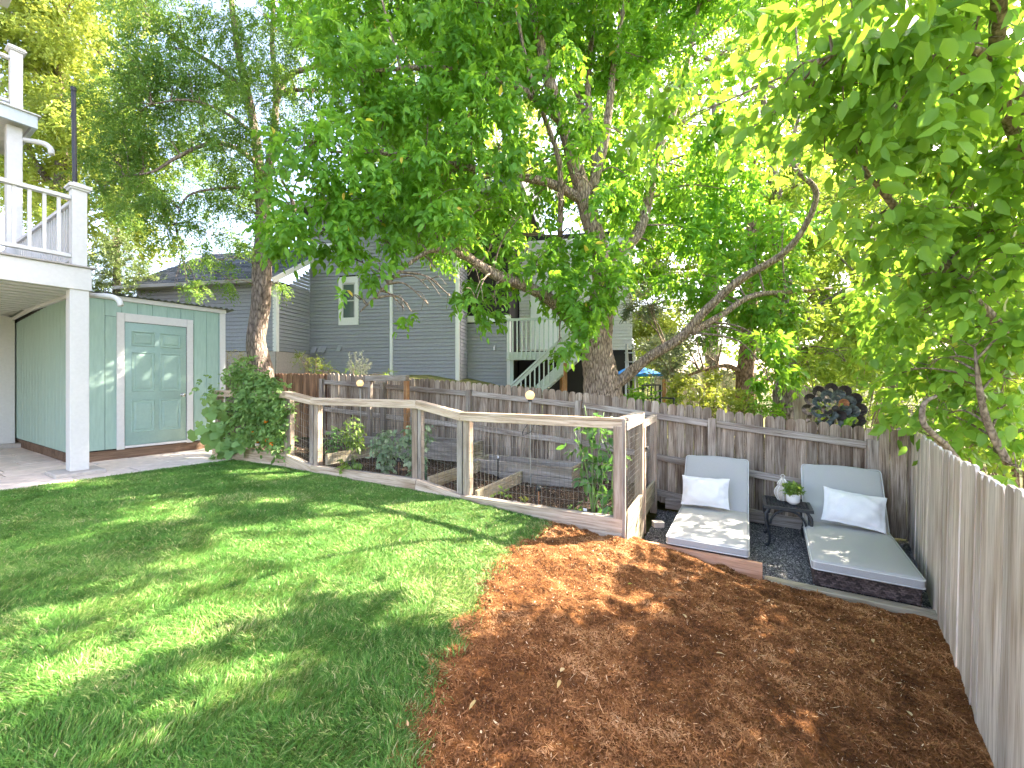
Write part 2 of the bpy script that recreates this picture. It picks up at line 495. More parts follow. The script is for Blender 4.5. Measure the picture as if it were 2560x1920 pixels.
M['bark_pine'] = bark('pine_bark', (0.08, 0.05, 0.035), (0.34, 0.23, 0.16), (14, 14, 6), 0.9, 0.02)
M['leaf_main'] = leaf_mat('broad_leaf', [(0, (0.079, 0.211, 0.028)), (0.5, (0.144, 0.343, 0.039)), (0.9, (0.230, 0.476, 0.055)), (0.985, (0.345, 0.560, 0.068)), (1.0, (0.780, 0.532, 0.083))], (0.42, 0.68, 0.03), 0.55)
M['leaf_right'] = leaf_mat('near_leaf', [(0, (0.105, 0.227, 0.027)), (0.5, (0.171, 0.336, 0.042)), (0.92, (0.256, 0.445, 0.065)), (0.985, (0.341, 0.488, 0.065)), (1.0, (0.515, 0.499, 0.065))], (0.40, 0.62, 0.04), 0.45)
M['leaf_locust'] = leaf_mat('locust_leaf', [(0, (0.055, 0.14, 0.027)), (0.6, (0.115, 0.245, 0.042)), (1.0, (0.264, 0.396, 0.072))], (0.42, 0.58, 0.06), 0.45)
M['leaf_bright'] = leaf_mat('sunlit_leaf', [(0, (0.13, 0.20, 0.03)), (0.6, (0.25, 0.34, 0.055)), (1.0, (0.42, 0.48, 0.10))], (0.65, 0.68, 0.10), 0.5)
M['leaf_back'] = leaf_mat('back_leaf', [(0, (0.088, 0.187, 0.026)), (0.6, (0.187, 0.319, 0.044)), (1.0, (0.352, 0.462, 0.077))], (0.55, 0.66, 0.06), 0.48)
M['leaf_yellow'] = leaf_mat('yellow_green_leaf', [(0, (0.14, 0.22, 0.03)), (0.6, (0.26, 0.34, 0.05)), (1.0, (0.42, 0.42, 0.1))], (0.55, 0.55, 0.06), 0.4)
M['leaf_pine'] = leaf_mat('pine_needle', [(0, (0.08, 0.12, 0.06)), (0.55, (0.2, 0.24, 0.14)), (0.8, (0.34, 0.36, 0.22)), (1.0, (0.45, 0.25, 0.11))], (0.25, 0.3, 0.12), 0.2)
M['leaf_spruce'] = leaf_mat('spruce_needle', [(0, (0.08, 0.14, 0.04)), (0.6, (0.19, 0.26, 0.07)), (1.0, (0.36, 0.40, 0.13))], (0.3, 0.4, 0.1), 0.25)
M['leaf_vine'] = leaf_mat('vine_leaf', [(0, (0.11, 0.22, 0.05)), (0.6, (0.22, 0.37, 0.10)), (1.0, (0.36, 0.50, 0.18))], (0.35, 0.5, 0.1), 0.35)
M['leaf_pepper'] = leaf_mat('pepper_leaf', [(0, (0.045, 0.13, 0.03)), (0.6, (0.09, 0.22, 0.045)), (1.0, (0.16, 0.31, 0.08))], (0.2, 0.4, 0.05), 0.3, 0.35, 0.5)
M['leaf_kale'] = leaf_mat('kale_leaf', [(0, (0.15, 0.24, 0.12)), (0.6, (0.28, 0.38, 0.21)), (1.0, (0.42, 0.50, 0.32))], (0.3, 0.4, 0.15), 0.25)
M['leaf_chard'] = leaf_mat('chard_leaf', [(0, (0.09, 0.18, 0.03)), (1.0, (0.24, 0.36, 0.07))], (0.4, 0.5, 0.06), 0.35)
M['grass'] = leaf_mat('grass_blade', [(0, (0.051, 0.170, 0.022)), (0.5, (0.109, 0.281, 0.040)), (0.85, (0.226, 0.407, 0.086)), (0.93, (0.328, 0.466, 0.122)), (1.0, (0.60, 0.52, 0.28))], (0.46, 0.54, 0.22), 0.4, 0.5, 0.3)
M['dry_grass'] = leaf_mat('dry_bloom', [(0, (0.3, 0.28, 0.1)), (1.0, (0.66, 0.58, 0.32))], (0.6, 0.55, 0.25), 0.3)
M['white_bloom'] = leaf_mat('white_bloom', [(0, (0.5, 0.5, 0.36)), (1.0, (0.8, 0.78, 0.62))], (0.6, 0.6, 0.4), 0.2)
M['fallen'] = leaf_mat('fallen_leaf', [(0, (0.5, 0.33, 0.1)), (1.0, (0.68, 0.52, 0.28))], (0.5, 0.35, 0.1), 0.2)

# ------------------------------------------------------------------ terrain
GP = np.array([(-9, 5, -.05), (-6, 5, -.06), (-5, 7.2, -.09), (-3.4, 6.4, -.09), (-2.9, 6.12, -.11), (-1.18, 5.25, -.157), (-.63, 4.9, -.17),
               (1.07, 4.1, -.32), (.36, 4.2, -.25), (-.2, 2.8, -.2), (-.35, 1.9, -.2), (-3, 2, -.12), (-5, 3, -.08), (-.4, .5, -.2), (-3, 0, -.12), (-6, 0, -.06),
               (1.3, 4.42, -.44), (1.75, 4.15, -.52), (2.27, 3.82, -.60), (3.24, 3.2, -.61), (2.4, 2.15, -.60), (1.9, 1.55, -.57), (1.4, 1.0, -.52), (1.0, 2.5, -.36),
               (3, 4.8, -.62), (4.3, 4.7, -.62), (2.1, 5.4, -.58), (3.3, 4.0, -.62), (.8, .3, -.4), (3, 0, -.6), (8, 4, -.7), (0, 7, -.3), (-4, 9, -.1), (-2, 6.9, -.15)])
_d = np.linalg.norm(GP[:, None, :2] - GP[None, :, :2], axis=2)
_w = np.linalg.solve(np.vstack([np.hstack([_d, np.ones((len(GP), 1))]), np.append(np.ones(len(GP)), 0)]), np.append(GP[:, 2], 0))
def G(x, y):
    x = np.asarray(x, float); y = np.asarray(y, float)
    sh = x.shape
    xf, yf = x.ravel(), y.ravel()
    out = np.full(len(xf), _w[-1])
    for (a, b, _), w in zip(GP, _w[:-1]):
        out += w * np.hypot(xf - a, yf - b)
    return np.clip(out, -.9, .1).reshape(sh)
def g1(x, y): return float(G(np.array([x]), np.array([y]))[0])

def FY(x): return 7.1 - 0.5 * x            # back fence line
def RX(y): return 0.686 + 0.798 * y        # right fence line
def fence_top(x):
    return EYE + float(np.interp(x, [-6, -4.2, -1.32, 0, 1.52, 2.93, 4.6], [.24, .21, .044, -.058, -.2, -.39, -.585]))

gx = np.concatenate([np.linspace(-150, -12, 24), np.linspace(-11.5, 9, 83), np.linspace(10, 150, 24)])
gy = np.concatenate([np.linspace(-60, -3, 12), np.linspace(-2.5, 9, 47), np.linspace(10, 200, 30)])
X, Y = np.meshgrid(gx, gy)
Z = np.where((np.abs(X) < 12) & (Y > -3) & (Y < 9.5), G(np.clip(X, -9, 8), np.clip(Y, -1, 9)) - .32, -.95)
nx, ny = len(gx), len(gy)
idx = np.arange(nx * ny).reshape(ny, nx)
quads = np.stack([idx[:-1, :-1], idx[:-1, 1:], idx[1:, 1:], idx[1:, :-1]], -1).reshape(-1, 4)
o = link('ground', np_mesh('ground', np.stack([X, Y, Z], -1).reshape(-1, 3), quads, M['ground'], smooth=True))
tag(o, 'bare garden ground reaching to the horizon under everything', 'ground', kind='structure')

# neighbour's higher ground behind the back fence
def NZ(x, t):
    base = np.interp(x, [-14, -4.5, -1.5, 2.0, 5], [1.35, 1.22, .55, -.3, -.55])
    return base + np.clip(t, 0, 8) * np.interp(x, [-4, 0], [.05, 0.0]) + vnoise(x * 1.3, t * 1.3) * .06
sx_ = np.concatenate([np.linspace(-60, -9, 14), np.linspace(-8.5, 5.2, 60)])
tt = np.concatenate([np.linspace(.1, 8, 30), np.linspace(9, 90, 16)])
S, T_ = np.meshgrid(sx_, tt)
XX = S + .447 * T_; YY = 7.1 - .5 * S + .894 * T_
ZZ = NZ(S, T_)
idx = np.arange(S.size).reshape(S.shape)
quads = np.stack([idx[:-1, :-1], idx[:-1, 1:], idx[1:, 1:], idx[1:, :-1]], -1).reshape(-1, 4)
o = link('neighbour_ground', np_mesh('neighbour_ground', np.stack([XX, YY, ZZ], -1).reshape(-1, 3), quads, M['neighbor'], smooth=True))
tag(o, 'sloping ground of the yard behind the picket fence', 'ground', kind='structure')
def nground(x, y):
    t = (y - 7.1 + .5 * x) / 1.118
    s = x - .447 * t
    return float(NZ(np.array([s]), np.array([t]))[0])

# planter front line and mulch edge
PD = Vector((.891, -.4536, 0)); PN = Vector((.4536, .891, 0)); P0 = Vector((1.07, 4.1, 0))
def pl(x, y): 
    q = P0 + PD * x + PN * y
    return (q.x, q.y)
C0 = Vector((-5.81, 5.83, 0)); A_ = Vector((.527, .85, 0)); B_ = Vector((-.85, .527, 0))
def dk(a, b):
    q = C0 + A_ * a + B_ * b
    return (q.x, q.y)
EDGE = [(.40, 4.42), (.30, 4.2), (.02, 3.63), (-.12, 3.24), (-.20, 2.78), (-.29, 2.52), (-.34, 2.04), (-.37, 1.73), (-.40, 1.3), (-.42, .9)]
LAWN = [dk(-6.5, -.47), dk(1.75, -.47), pl(-6.6, -.02), pl(-.8, -.02)] + EDGE + [(-5.5, .9), (-9, 2)]
MULCH = EDGE + [(.9, .4), (1.25, .7), (RX(1.6), 1.6), (RX(3.2), 3.2), (3.26, 3.2), (2.27, 3.82), (1.27, 4.43), pl(0.02, -.02), pl(-.8, -.02)]
GRAVEL = [(1.27, 4.5), (2.27, 3.89), (3.30, 3.27), (RX(3.35), 3.3), (RX(4.83), 4.83), (4.5, FY(4.5)), (2.0, FY(2.0)), pl(.05, 2.0), pl(.03, .0)]

def sheet(name, poly, step, mat, lift=0.0, amp=0.0, freq=6.0, zf=G):
    p = np.asarray(poly, float)
    x = np.arange(p[:, 0].min(), p[:, 0].max() + step, step); y = np.arange(p[:, 1].min(), p[:, 1].max() + step, step)
    X, Y = np.meshgrid(x, y)
    idx = np.arange(X.size).reshape(X.shape)
    q = np.stack([idx[:-1, :-1], idx[:-1, 1:], idx[1:, 1:], idx[1:, :-1]], -1).reshape(-1, 4)
    cx = X.ravel()[q].mean(1); cy = Y.ravel()[q].mean(1)
    q = q[inside(poly, cx, cy)]
    Z = zf(X, Y) + lift
    if amp:
        Z = Z + amp * (vnoise(X * freq, Y * freq) + .5 * vnoise(X * freq * 2.3 + 9, Y * freq * 2.3) + .35 * vnoise(X * freq * 5 + 3, Y * freq * 5))
    used, inv = np.unique(q, return_inverse=True)
    V = np.stack([X, Y, Z], -1).reshape(-1, 3)[used]
    return np_mesh(name, V, inv.reshape(-1, 4), mat, smooth=True)

o = link('lawn', sheet('lawn', LAWN, .06, M['lawn_soil'], 0.0, .012, 3)); tag(o, 'mown green lawn sloping gently down to the mulch', 'lawn', kind='structure')
o = link('mulch_bed', sheet('mulch_bed', MULCH, .025, M['mulch_base'], .012, .048, 7)); tag(o, 'bed of reddish brown shredded mulch beside the lawn', 'mulch bed', kind='structure')
gravel_z = lambda x, y: np.full(np.shape(x), -.625)
o = link('gravel_patio', sheet('gravel_patio', GRAVEL, .05, M['gravel_base'], 0, .006, 5, gravel_z)); tag(o, 'dark gravel patio in the fence corner', 'gravel patio', kind='structure')

# ------------------------------------------------------------------ scatter helpers
def sample(poly, dens_fn, cell=.25):
    p = np.asarray(poly, float)
    out = []
    x0, y0 = p.min(0); x1, y1 = p.max(0)
    for cx in np.arange(x0, x1, cell):
        for cy in np.arange(y0, y1, cell):
            n = dens_fn(cx + cell / 2, cy + cell / 2) * cell * cell
            n = int(n + RNG.random())
            if n > 0:
                out.append(np.stack([cx + RNG.random(n) * cell, cy + RNG.random(n) * cell], 1))
    q = np.concatenate(out)
    return q[inside(poly, q[:, 0], q[:, 1])]

def in_view(x, y, m=0.25):
    return y > 1.0 and abs(x) < (1.21 + m) * y + .3

# grass
def grass_density(x, y):
    if not in_view(x, y): return 0
    return 24000 * min(1.0, (2.4 / max(y, 1.2)) ** 1.2)
q = sample([(a + .12 if (a, b) in EDGE else a, b) for a, b in LAWN], grass_density)
wobx = .09 * vnoise(q[:, 1] * 6 + 2, q[:, 1] * 2) + .07 * vnoise(q[:, 1] * 17, q[:, 0] * 3) + .05 * RNG.normal(size=len(q))
ex = np.interp(q[:, 1], [e[1] for e in EDGE][::-1], [e[0] for e in EDGE][::-1])
q = q[q[:, 0] < ex + wobx + .02]
edge_np = np.array(EDGE)
def edge_dist(q):
    return np.min(np.linalg.norm(q[:, None, :] - edge_np[None], axis=2), axis=1)
n = len(q)
dry = vnoise(q[:, 0] * 1.7 + 5, q[:, 1] * 1.7) + .6 * vnoise(q[:, 0] * 4.5, q[:, 1] * 4.5 + 3)
tuft = vnoise(q[:, 0] * 9, q[:, 1] * 9)
gz = G(q[:, 0], q[:, 1])
ang = RNG.random(n) * 2 * np.pi
Hb = (.026 + .022 * RNG.random(n) + .014 * tuft) * (1 + .25 * (RNG.random(n) > .95))
dist = q[:, 1]
Wb = (.0019 + .0013 * RNG.random(n)) * np.clip(dist / 2.4, 1, 2.2)
lean = (.25 + .9 * RNG.random(n)) * Hb
la = ang * .6 + 4 * vnoise(q[:, 0] * 5 + 20, q[:, 1] * 5) * 2
dx, dy = np.cos(la) * lean, np.sin(la) * lean
px_, py_ = np.cos(ang) * Wb, np.sin(ang) * Wb
def blade(f, w):
    return q[:, 0] + dx * f ** 1.8, q[:, 1] + dy * f ** 1.8, gz + Hb * (f - .25 * f * f)
V = np.empty((n, 5, 3))
for j, (f, w, s) in enumerate([(0, 1, -1), (0, 1, 1), (.55, .8, -1), (.55, .8, 1), (1, 0, 1)]):
    bx, by, bz = blade(f, w)
    V[:, j, 0] = bx + s * px_ * w; V[:, j, 1] = by + s * py_ * w; V[:, j, 2] = bz
b0 = (np.arange(n) * 5)[:, None]
tris = np.concatenate([b0 + np.array([0, 1, 3]), b0 + np.array([0, 3, 2]), b0 + np.array([2, 3, 4])], 1).reshape(-1, 3)
thin = np.clip(vnoise(q[:, 0] * 2.6 + 31, q[:, 1] * 2.6 + 7) + .5 * vnoise(q[:, 0] * 7 + 3, q[:, 1] * 7) - .18, 0, 1)
gr = np.clip(.38 + .5 * (RNG.random(n) - .5) + .35 * dry, 0, .88)
ed = edge_dist(q)
isdry = RNG.random(n) < (.08 + .3 * np.clip(dry - .12, 0, 1) + .9 * thin + .24 * np.exp(-ed * 4))
gr = np.where(isdry, .9 + .1 * RNG.random(n), gr)
o = link('grass', np_mesh('grass', V.reshape(-1, 3), tris, M['grass'], np.repeat(gr, 3)))
tag(o, 'short green lawn grass with dry tips near the mulch', 'grass', kind='stuff')

# mulch shreds
def mulch_density(x, y):
    if not in_view(x, y): return 0
    return 27000 * min(1.0, (2.3 / max(y, 1.2)) ** 1.1)
MU2 = [(a - .13, b) for a, b in EDGE] + MULCH[len(EDGE):]
q = sample(MU2, mulch_density)
wobx = .09 * vnoise(q[:, 1] * 6 + 2, q[:, 1] * 2) + .07 * vnoise(q[:, 1] * 17, q[:, 0] * 3) + .035 * RNG.normal(size=len(q))
ex = np.interp(q[:, 1], [e[1] for e in EDGE][::-1], [e[0] for e in EDGE][::-1])
q = q[(q[:, 0] > ex + wobx - .03) | (q[:, 1] > 4.42)]
n = len(q)
mz = G(q[:, 0], q[:, 1]) + .012 + .048 * (vnoise(q[:, 0] * 7, q[:, 1] * 7) + .5 * vnoise(q[:, 0] * 16.1 + 9, q[:, 1] * 16.1)) 
def strips(q, z, L, W, tilt, col, name, mat, curl=.3):
    n = len(q)
    a = RNG.random(n) * 2 * np.pi
    t = (RNG.random(n) - .35) * tilt
    d = np.stack([np.cos(a) * np.cos(t), np.sin(a) * np.cos(t), np.sin(t)], 1)
    s = np.stack([-np.sin(a), np.cos(a), (RNG.random(n) - .5) * 1.2], 1)
    s /= np.linalg.norm(s, axis=1)[:, None]
    up = np.cross(d, s)
    c = np.stack([q[:, 0], q[:, 1], z + L * .15 * np.abs(np.sin(t)) + .006 * RNG.random(n)], 1)
    V = np.empty((n, 6, 3))
    bend = (RNG.random(n) - .5) * curl
    for j, (f, w) in enumerate([(-.5, .6), (0, 1), (.5, .35)]):
        off = c + d * (L * f)[:, None] + up * (L * bend * (f * f * 4) * .5)[:, None]
        V[:, 2 * j] = off - s * (W * w)[:, None]
        V[:, 2 * j + 1] = off + s * (W * w)[:, None]
    b0 = (np.arange(n) * 6)[:, None]
    quads = np.concatenate([b0 + np.array([0, 1, 3, 2]), b0 + np.array([2, 3, 5, 4])], 1).reshape(-1, 4)
    return link(name, np_mesh(name, V.reshape(-1, 3), quads, mat, np.repeat(col, 2)))
L = .009 + .022 * RNG.random(n) ** 2 + .04 * (RNG.random(n) > .975)
W = (.0009 + .0018 * RNG.random(n) ** 2 + .004 * (RNG.random(n) > .985)) * np.clip(q[:, 1] / 2.2, 1, 2)
mc = np.clip(.44 + .5 * (RNG.random(n) - .5) + .45 * vnoise(q[:, 0] * 2.1, q[:, 1] * 2.1) + .55 * vnoise(q[:, 0] * 6, q[:, 1] * 6) + .5 * vnoise(q[:, 0] * 15, q[:, 1] * 15), 0, .9)
mc = np.where(RNG.random(n) > .975, .93 + .07 * RNG.random(n), mc)
o = strips(q, mz, L, W, 1.1, mc, 'mulch', M['mulch'])
tag(o, 'loose shreds of brown cedar mulch', 'mulch', kind='stuff')

# gravel stones
q = sample(GRAVEL, lambda x, y: 7500 * min(1, (3.6 / y) ** 1.0))
n = len(q)
oct_v = np.array([(1, 0, 0), (0, 1, 0), (-1, 0, 0), (0, -1, 0), (0, 0, 1), (0, 0, -1)], float)
oct_f = np.array([(0, 1, 4), (1, 2, 4), (2, 3, 4), (3, 0, 4)])
sc = (.0045 + .0055 * RNG.random(n) ** 1.5)[:, None, None] * (.7 + .6 * RNG.random((n, 6, 1)))
a = RNG.random(n) * 6.28
ca, sa = np.cos(a)[:, None], np.sin(a)[:, None]
V = oct_v[None] * sc
vx = V[:, :, 0] * ca - V[:, :, 1] * sa; vy = V[:, :, 0] * sa + V[:, :, 1] * ca
V = np.stack([vx + q[:, :1], vy + q[:, 1:], V[:, :, 2] * .8 - .622 + .004 * RNG.random((n, 1))], -1)
f = (np.arange(n) * 6)[:, None, None] + oct_f[None]
o = link('gravel', np_mesh('gravel', V.reshape(-1, 3), f.reshape(-1, 3), M['gravel'], np.repeat(np.clip(.4 + .8 * (RNG.random(n) - .5) + (RNG.random(n) > .95) * .4, 0, 1), 4)))
tag(o, 'small dark grey crushed stones of the patio', 'gravel', kind='stuff')

# ------------------------------------------------------------------ paving
pav = link('paving', mesh_from('paving', [(*dk(-6.5, -.5), -.085), (*dk(2.6, -.5), -.085), (*dk(2.6, 6), -.085), (*dk(-6.5, 6), -.085)], [(0, 1, 2, 3)], M['joint']))
tag(pav, 'sandstone slab paving in front of the shed and under the balcony', 'paving', kind='structure')
random.seed(3)
b = -.46
row = 0
while b < 5.0:
    h = [.46, .62, .46, .62][row % 4]
    a = -6.2 + (row * .37) % .6
    while a < 2.45:
        w = random.choice([.46, .62, .62, .92])
        if not (a > .1 and b > 1.1):
            c_ = dk(a + w / 2, b + h / 2)
            p = link('paver', box_mesh(w - .012, h - .012, .05, M['paver'], .006), pav, (c_[0], c_[1], -.075 + random.uniform(-.002, .003)), (0, 0, math.atan2(.85, .527)))
        a += w
    b += h; row += 1

# ------------------------------------------------------------------ balcony deck (left)
ROT_A = math.atan2(.85, .527)
deck = thing('balcony', 'white balcony with baluster railing on a tall square post beside the shed', 'balcony', (C0.x, C0.y, 0), ROT_A)
def post(a0, b0, z0, z1, parent, name='post', w=.19, mat=None):
    box(name, (a0, b0, z0), (a0 + w, b0 + w, z1), mat or M['white'], parent, .006)
post(-.19, 0, .0, 2.45, deck)
box('footing', (-.36, -.16, -.06), (.14, .34, .0), M['concrete'], deck, .012)
post(-.19, 4.4, .0, 2.45, deck)
box('footing', (-.36, 4.25, -.06), (.14, 4.75, .03), M['concrete'], deck, .012)
box('fascia', (-5.5, -.02, 2.45), (.02, .03, 2.75), M['white'], deck)
box('fascia', (-.03, .031, 2.452), (.018, 4.8, 2.748), M['white'], deck)
box('edge_strip', (-5.5, -.05, 2.751), (.06, .05, 2.775), M['gutter'], deck)
box('edge_strip', (-.02, .051, 2.751), (.058, 4.8, 2.774), M['gutter'], deck)
for i in range(33):
    b = .05 + i * .145
    box('soffit_board', (-5.5, b, 2.485 + (i % 2) * .012), (-.035, b + .138, 2.505 + (i % 2) * .012), M['white'], deck, .003)
box('deck_floor', (-5.5, .06, 2.60), (-.04, 4.8, 2.745), M['gutter'], deck)
box('newel', (-.17, .0, 2.776), (-.02, .15, 3.80), M['white'], deck, .005)
mb = MB()
for r_, z0, z1 in ((.095, 3.80, 3.825), (.115, 3.825, 3.85), (.1, 3.85, 3.875), (.06, 3.875, 3.90)):
    mb.box((-.095 - r_, .075 - r_, z0), (-.095 + r_, .075 + r_, z1))
mb.build('newel_cap', M['white'], deck)
box('top_rail', (-5.5, .03, 3.66), (-.171, .12, 3.71), M['white'], deck)
box('bottom_rail', (-5.5, .04, 2.88), (-.171, .11, 2.93), M['white'], deck)
for i in range(30):
    a = -.28 - i * .13
    box('baluster', (a - .017, .058, 2.931), (a + .017, .092, 3.659), M['white'], deck, .002)
box('top_rail', (-.14, .151, 3.661), (-.05, 4.8, 3.711), M['white'], deck)
box('bottom_rail', (-.13, .151, 2.881), (-.06, 4.8, 2.931), M['white'], deck)
for i in range(34):
    b = .26 + i * .13
    box('baluster', (-.112, b - .017, 2.932), (-.078, b + .017, 3.66), M['white'], deck, .002)
mb = MB()
mb.tube(catmull([(-.02, .3, 2.42), (.12, .1, 2.42), (.22, -.03, 2.41), (.28, -.09, 2.36), (.30, -.11, 2.28)], 4), .035, 12)
mb.build('downspout', M['white'], deck, smooth=True)

upper = thing('upper_balcony', 'corner of the upper balcony with blue grey fascia above the railing', 'balcony', (C0.x, C0.y, 0), ROT_A)
box('post', (-.22, 3.6, 2.78), (-.03, 3.79, 5.80), M['white'], upper, .006)
box('fascia', (-5, 3.4, 5.81), (.12, 3.46, 6.03), M['blue_grey'], upper)
box('fascia', (.06, 3.461, 5.812), (.118, 5.5, 6.028), M['blue_grey'], upper)
box('edge_strip', (-5, 3.36, 6.031), (.16, 5.5, 6.055), M['white'], upper)
for i in range(10):
    box('soffit_board', (-5, 3.465 + i * .2, 5.86), (.05, 3.655 + i * .2, 5.88), M['white'], upper, .003)
box('newel', (-.2, 3.45, 6.056), (-.05, 3.6, 7.08), M['white'], upper, .005)
mb = MB()
for r_, z0, z1 in ((.095, 7.08, 7.105), (.115, 7.105, 7.13), (.1, 7.13, 7.155), (.06, 7.155, 7.18)):
    mb.box((-.125 - r_, 3.525 - r_, z0), (-.125 + r_, 3.525 + r_, z1))
mb.build('newel_cap', M['white'], upper)
box('top_rail', (-5, 3.48, 6.92), (-.201, 3.57, 6.97), M['white'], upper)
box('bottom_rail', (-5, 3.49, 6.15), (-.201, 3.56, 6.20), M['white'], upper)
for i in range(24):
    a = -.33 - i * .13
    box('baluster', (a - .017, 3.508, 6.201), (a + .017, 3.542, 6.919), M['white'], upper, .002)
mb = MB()
mb.tube(catmull([(-.03, 3.66, 5.62), (.12, 3.55, 5.62), (.22, 3.46, 5.6), (.28, 3.41, 5.53), (.29, 3.39, 5.42)], 4), .045, 12)
mb.build('downspout', M['white'], upper, smooth=True)

home = thing('home_wing', 'tan wall of the home behind the balcony at the left edge', 'house', (C0.x, C0.y, 0), ROT_A)
M['tan_siding'] = paint('tan_siding', (0.5, 0.42, 0.37), 0.7, 0.06, 0.1, 14, 0.03)
box('wall_core', (-10, 5.05, -.2), (-.35, 9, 8.6), M['dark_core'], home)
for i in range(58): box('siding_board', (-10, 5.02, -.1 + i * .15), (-.34, 5.045, .046 + i * .15), M['tan_siding'], home, .003)
beam('roof_edge', (-10.3, 4.6, 8.75), (0, 4.6, 8.75), .9, .15, M['white'], home)

pole = thing('light_pole', 'thin black metal pole standing behind the balcony newel post', 'pole', at(190, 500, 5.95))
mb = MB(); mb.tube([(0, 0, -1.0), (-.035, 0, 1.57)], .026, 12); mb.build('shaft', M['black_metal'], pole, smooth=True)
mb = MB(); mb.lathe([(.032, 0), (.032, .05), (.02, .055)], 12, (-.036, 0, 1.53)); mb.build('cap', M['black_metal'], pole)
mb = MB(); mb.tube([(-.03, 0, 1.22), (-.09, -.02, 1.25), (-.14, -.03, 1.27)], .006, 6); mb.tube([(-.03, -.02, 1.24), (-.05, -.03, 1.14)], .006, 6); mb.build('hook', M['black_metal'], pole)

# ------------------------------------------------------------------ shed
shed = thing('garden_shed', 'sage green garden shed with six panel door and white trim', 'shed', (*dk(.02, 1.05), 0), ROT_A)
SW, SD, SZ0, SZ1 = 2.13, 4.1, .12, 2.52
box('core', (.02, .02, .1), (SW - .02, SD - .02, SZ1 - .05), M['dark_core'], shed)
D0, D1 = .645, 1.505
edges = [0.0] + [i * .203 for i in range(1, 11)] + [SW]
for x0, x1 in zip(edges[:-1], edges[1:]):
    spans = [(SZ0, SZ1)]
    if x1 > D0 - .05 and x0 < D1 + .05: spans = [(2.26, SZ1)]
    for z0, z1 in spans:
        box('wall_board', (x0 + .0015, 0, z0), (x1 - .0015, .016, z1), M['sage'], shed, .003)
    # narrow strips beside the door opening
    if x0 < D0 - .05 < x1: box('wall_board', (x0 + .003, 0, SZ0), (D0 - .05, .016, 2.255), M['sage'], shed, .004)
    if x0 < D1 + .05 < x1: box('wall_board', (D1 + .05, 0, SZ0), (x1 - .003, .016, 2.255), M['sage'], shed, .004)
for i in range(20):
    y0 = .017 + i * .205
    zt = SZ1 - .052 * (y0 + .1)
    box('wall_board', (0, y0 + .003, SZ0), (.016, y0 + .202, zt), M['sage'], shed, .004)
    box('wall_board', (SW - .016, y0 + .003, SZ0), (SW, y0 + .202, zt), M['sage'], shed, .004)
# door
door = link('door', rbox_mesh(D1 - D0 - .01, .04, 2.03, .003, M['sage_door'], 1), shed, ((D0 + D1) / 2, .01, .155 + 1.015))
dw = D1 - D0
for cx in (-.19, .19):
    for (z0, z1) in ((.64, .87), (-.12, .52), (-.80, -.28)):
        # raised panel: recessed moulding ring and proud field
        mb = MB()
        w2, zc, h2 = .145, (z0 + z1) / 2, (z1 - z0) / 2
        prof = [(0, -.0205), (.012, -.012), (.03, -.012), (.05, -.0225)]
        ring = []
        for ins, yy in prof:
            ring.append([(cx - w2 + ins, yy, zc - h2 + ins), (cx + w2 - ins, yy, zc - h2 + ins), (cx + w2 - ins, yy, zc + h2 - ins), (cx - w2 + ins, yy, zc + h2 - ins)])
        # frame lip proud of the slab so the moulding casts a line
        outer = [(cx - w2 - .012, -.021, zc - h2 - .012), (cx + w2 + .012, -.021, zc - h2 - .012), (cx + w2 + .012, -.021, zc + h2 + .012), (cx - w2 - .012, -.021, zc + h2 + .012)]
        lip = [(x, -.031, z) for x, _, z in [(cx - w2, 0, zc - h2), (cx + w2, 0, zc - h2), (cx + w2, 0, zc + h2), (cx - w2, 0, zc + h2)]]
        rings = [outer, lip, [(x, -.0215, z) for x, _, z in ring[1]], [(x, -.0215, z) for x, _, z in ring[2]], [(x, -.03, z) for x, _, z in ring[3]]]
        v = sum(rings, []); f = []
        for k in range(len(rings) - 1):
            for e in range(4):
                f.append((k * 4 + e, k * 4 + (e + 1) % 4, (k + 1) * 4 + (e + 1) % 4, (k + 1) * 4 + e))
        n0 = (len(rings) - 1) * 4
        f.append((n0, n0 + 1, n0 + 2, n0 + 3))
        mb.add(v, f)
        mb.build('door_panel', M['sage_door'], door)
mb = MB()
prof = [(.032, 0), (.032, .008), (.012, .012), (.012, .04), (.026, .048), (.031, .062), (.026, .078), (.01, .085)]
mb.lathe(prof, 16)
k = mb.build('knob', M['chrome'], door, (dw / 2 - .065, -.02, -.2), True, (R(90), 0, 0))
for nm, lo, hi in (('door_trim', (D0 - .1, -.022, .10), (D0 - .002, .0, 2.33)), ('door_trim', (D1 + .002, -.022, .10), (D1 + .1, .0, 2.33)), ('door_trim', (D0 - .001, -.0225, 2.19), (D1 + .001, .0, 2.328))):
    box(nm, lo, hi, M['white'], shed)
box('threshold', (D0, -.03, .115), (D1, .02, .152), M['white'], shed)
box('corner_trim', (SW - .085, -.02, SZ0), (SW + .012, -.001, SZ1 - .001), M['white'], shed)
box('corner_trim', (SW + .001, -.0008, SZ0), (SW + .013, .09, SZ1 - .02), M['white'], shed)
box('eave_trim', (-.06, -.03, SZ1), (SW + .02, -.001, SZ1 + .075), M['white'], shed)
beam('eave_trim', (-.045, -.0005, SZ1 + .037), (-.045, SD, SZ1 - .13), .03, .075, M['white'], shed)
box('skid', (.02, .03, -.06), (SW - .02, .12, .119), M['skid'], shed)
box('skid', (.03, .13, -.06), (.12, SD - .03, .119), M['skid'], shed)
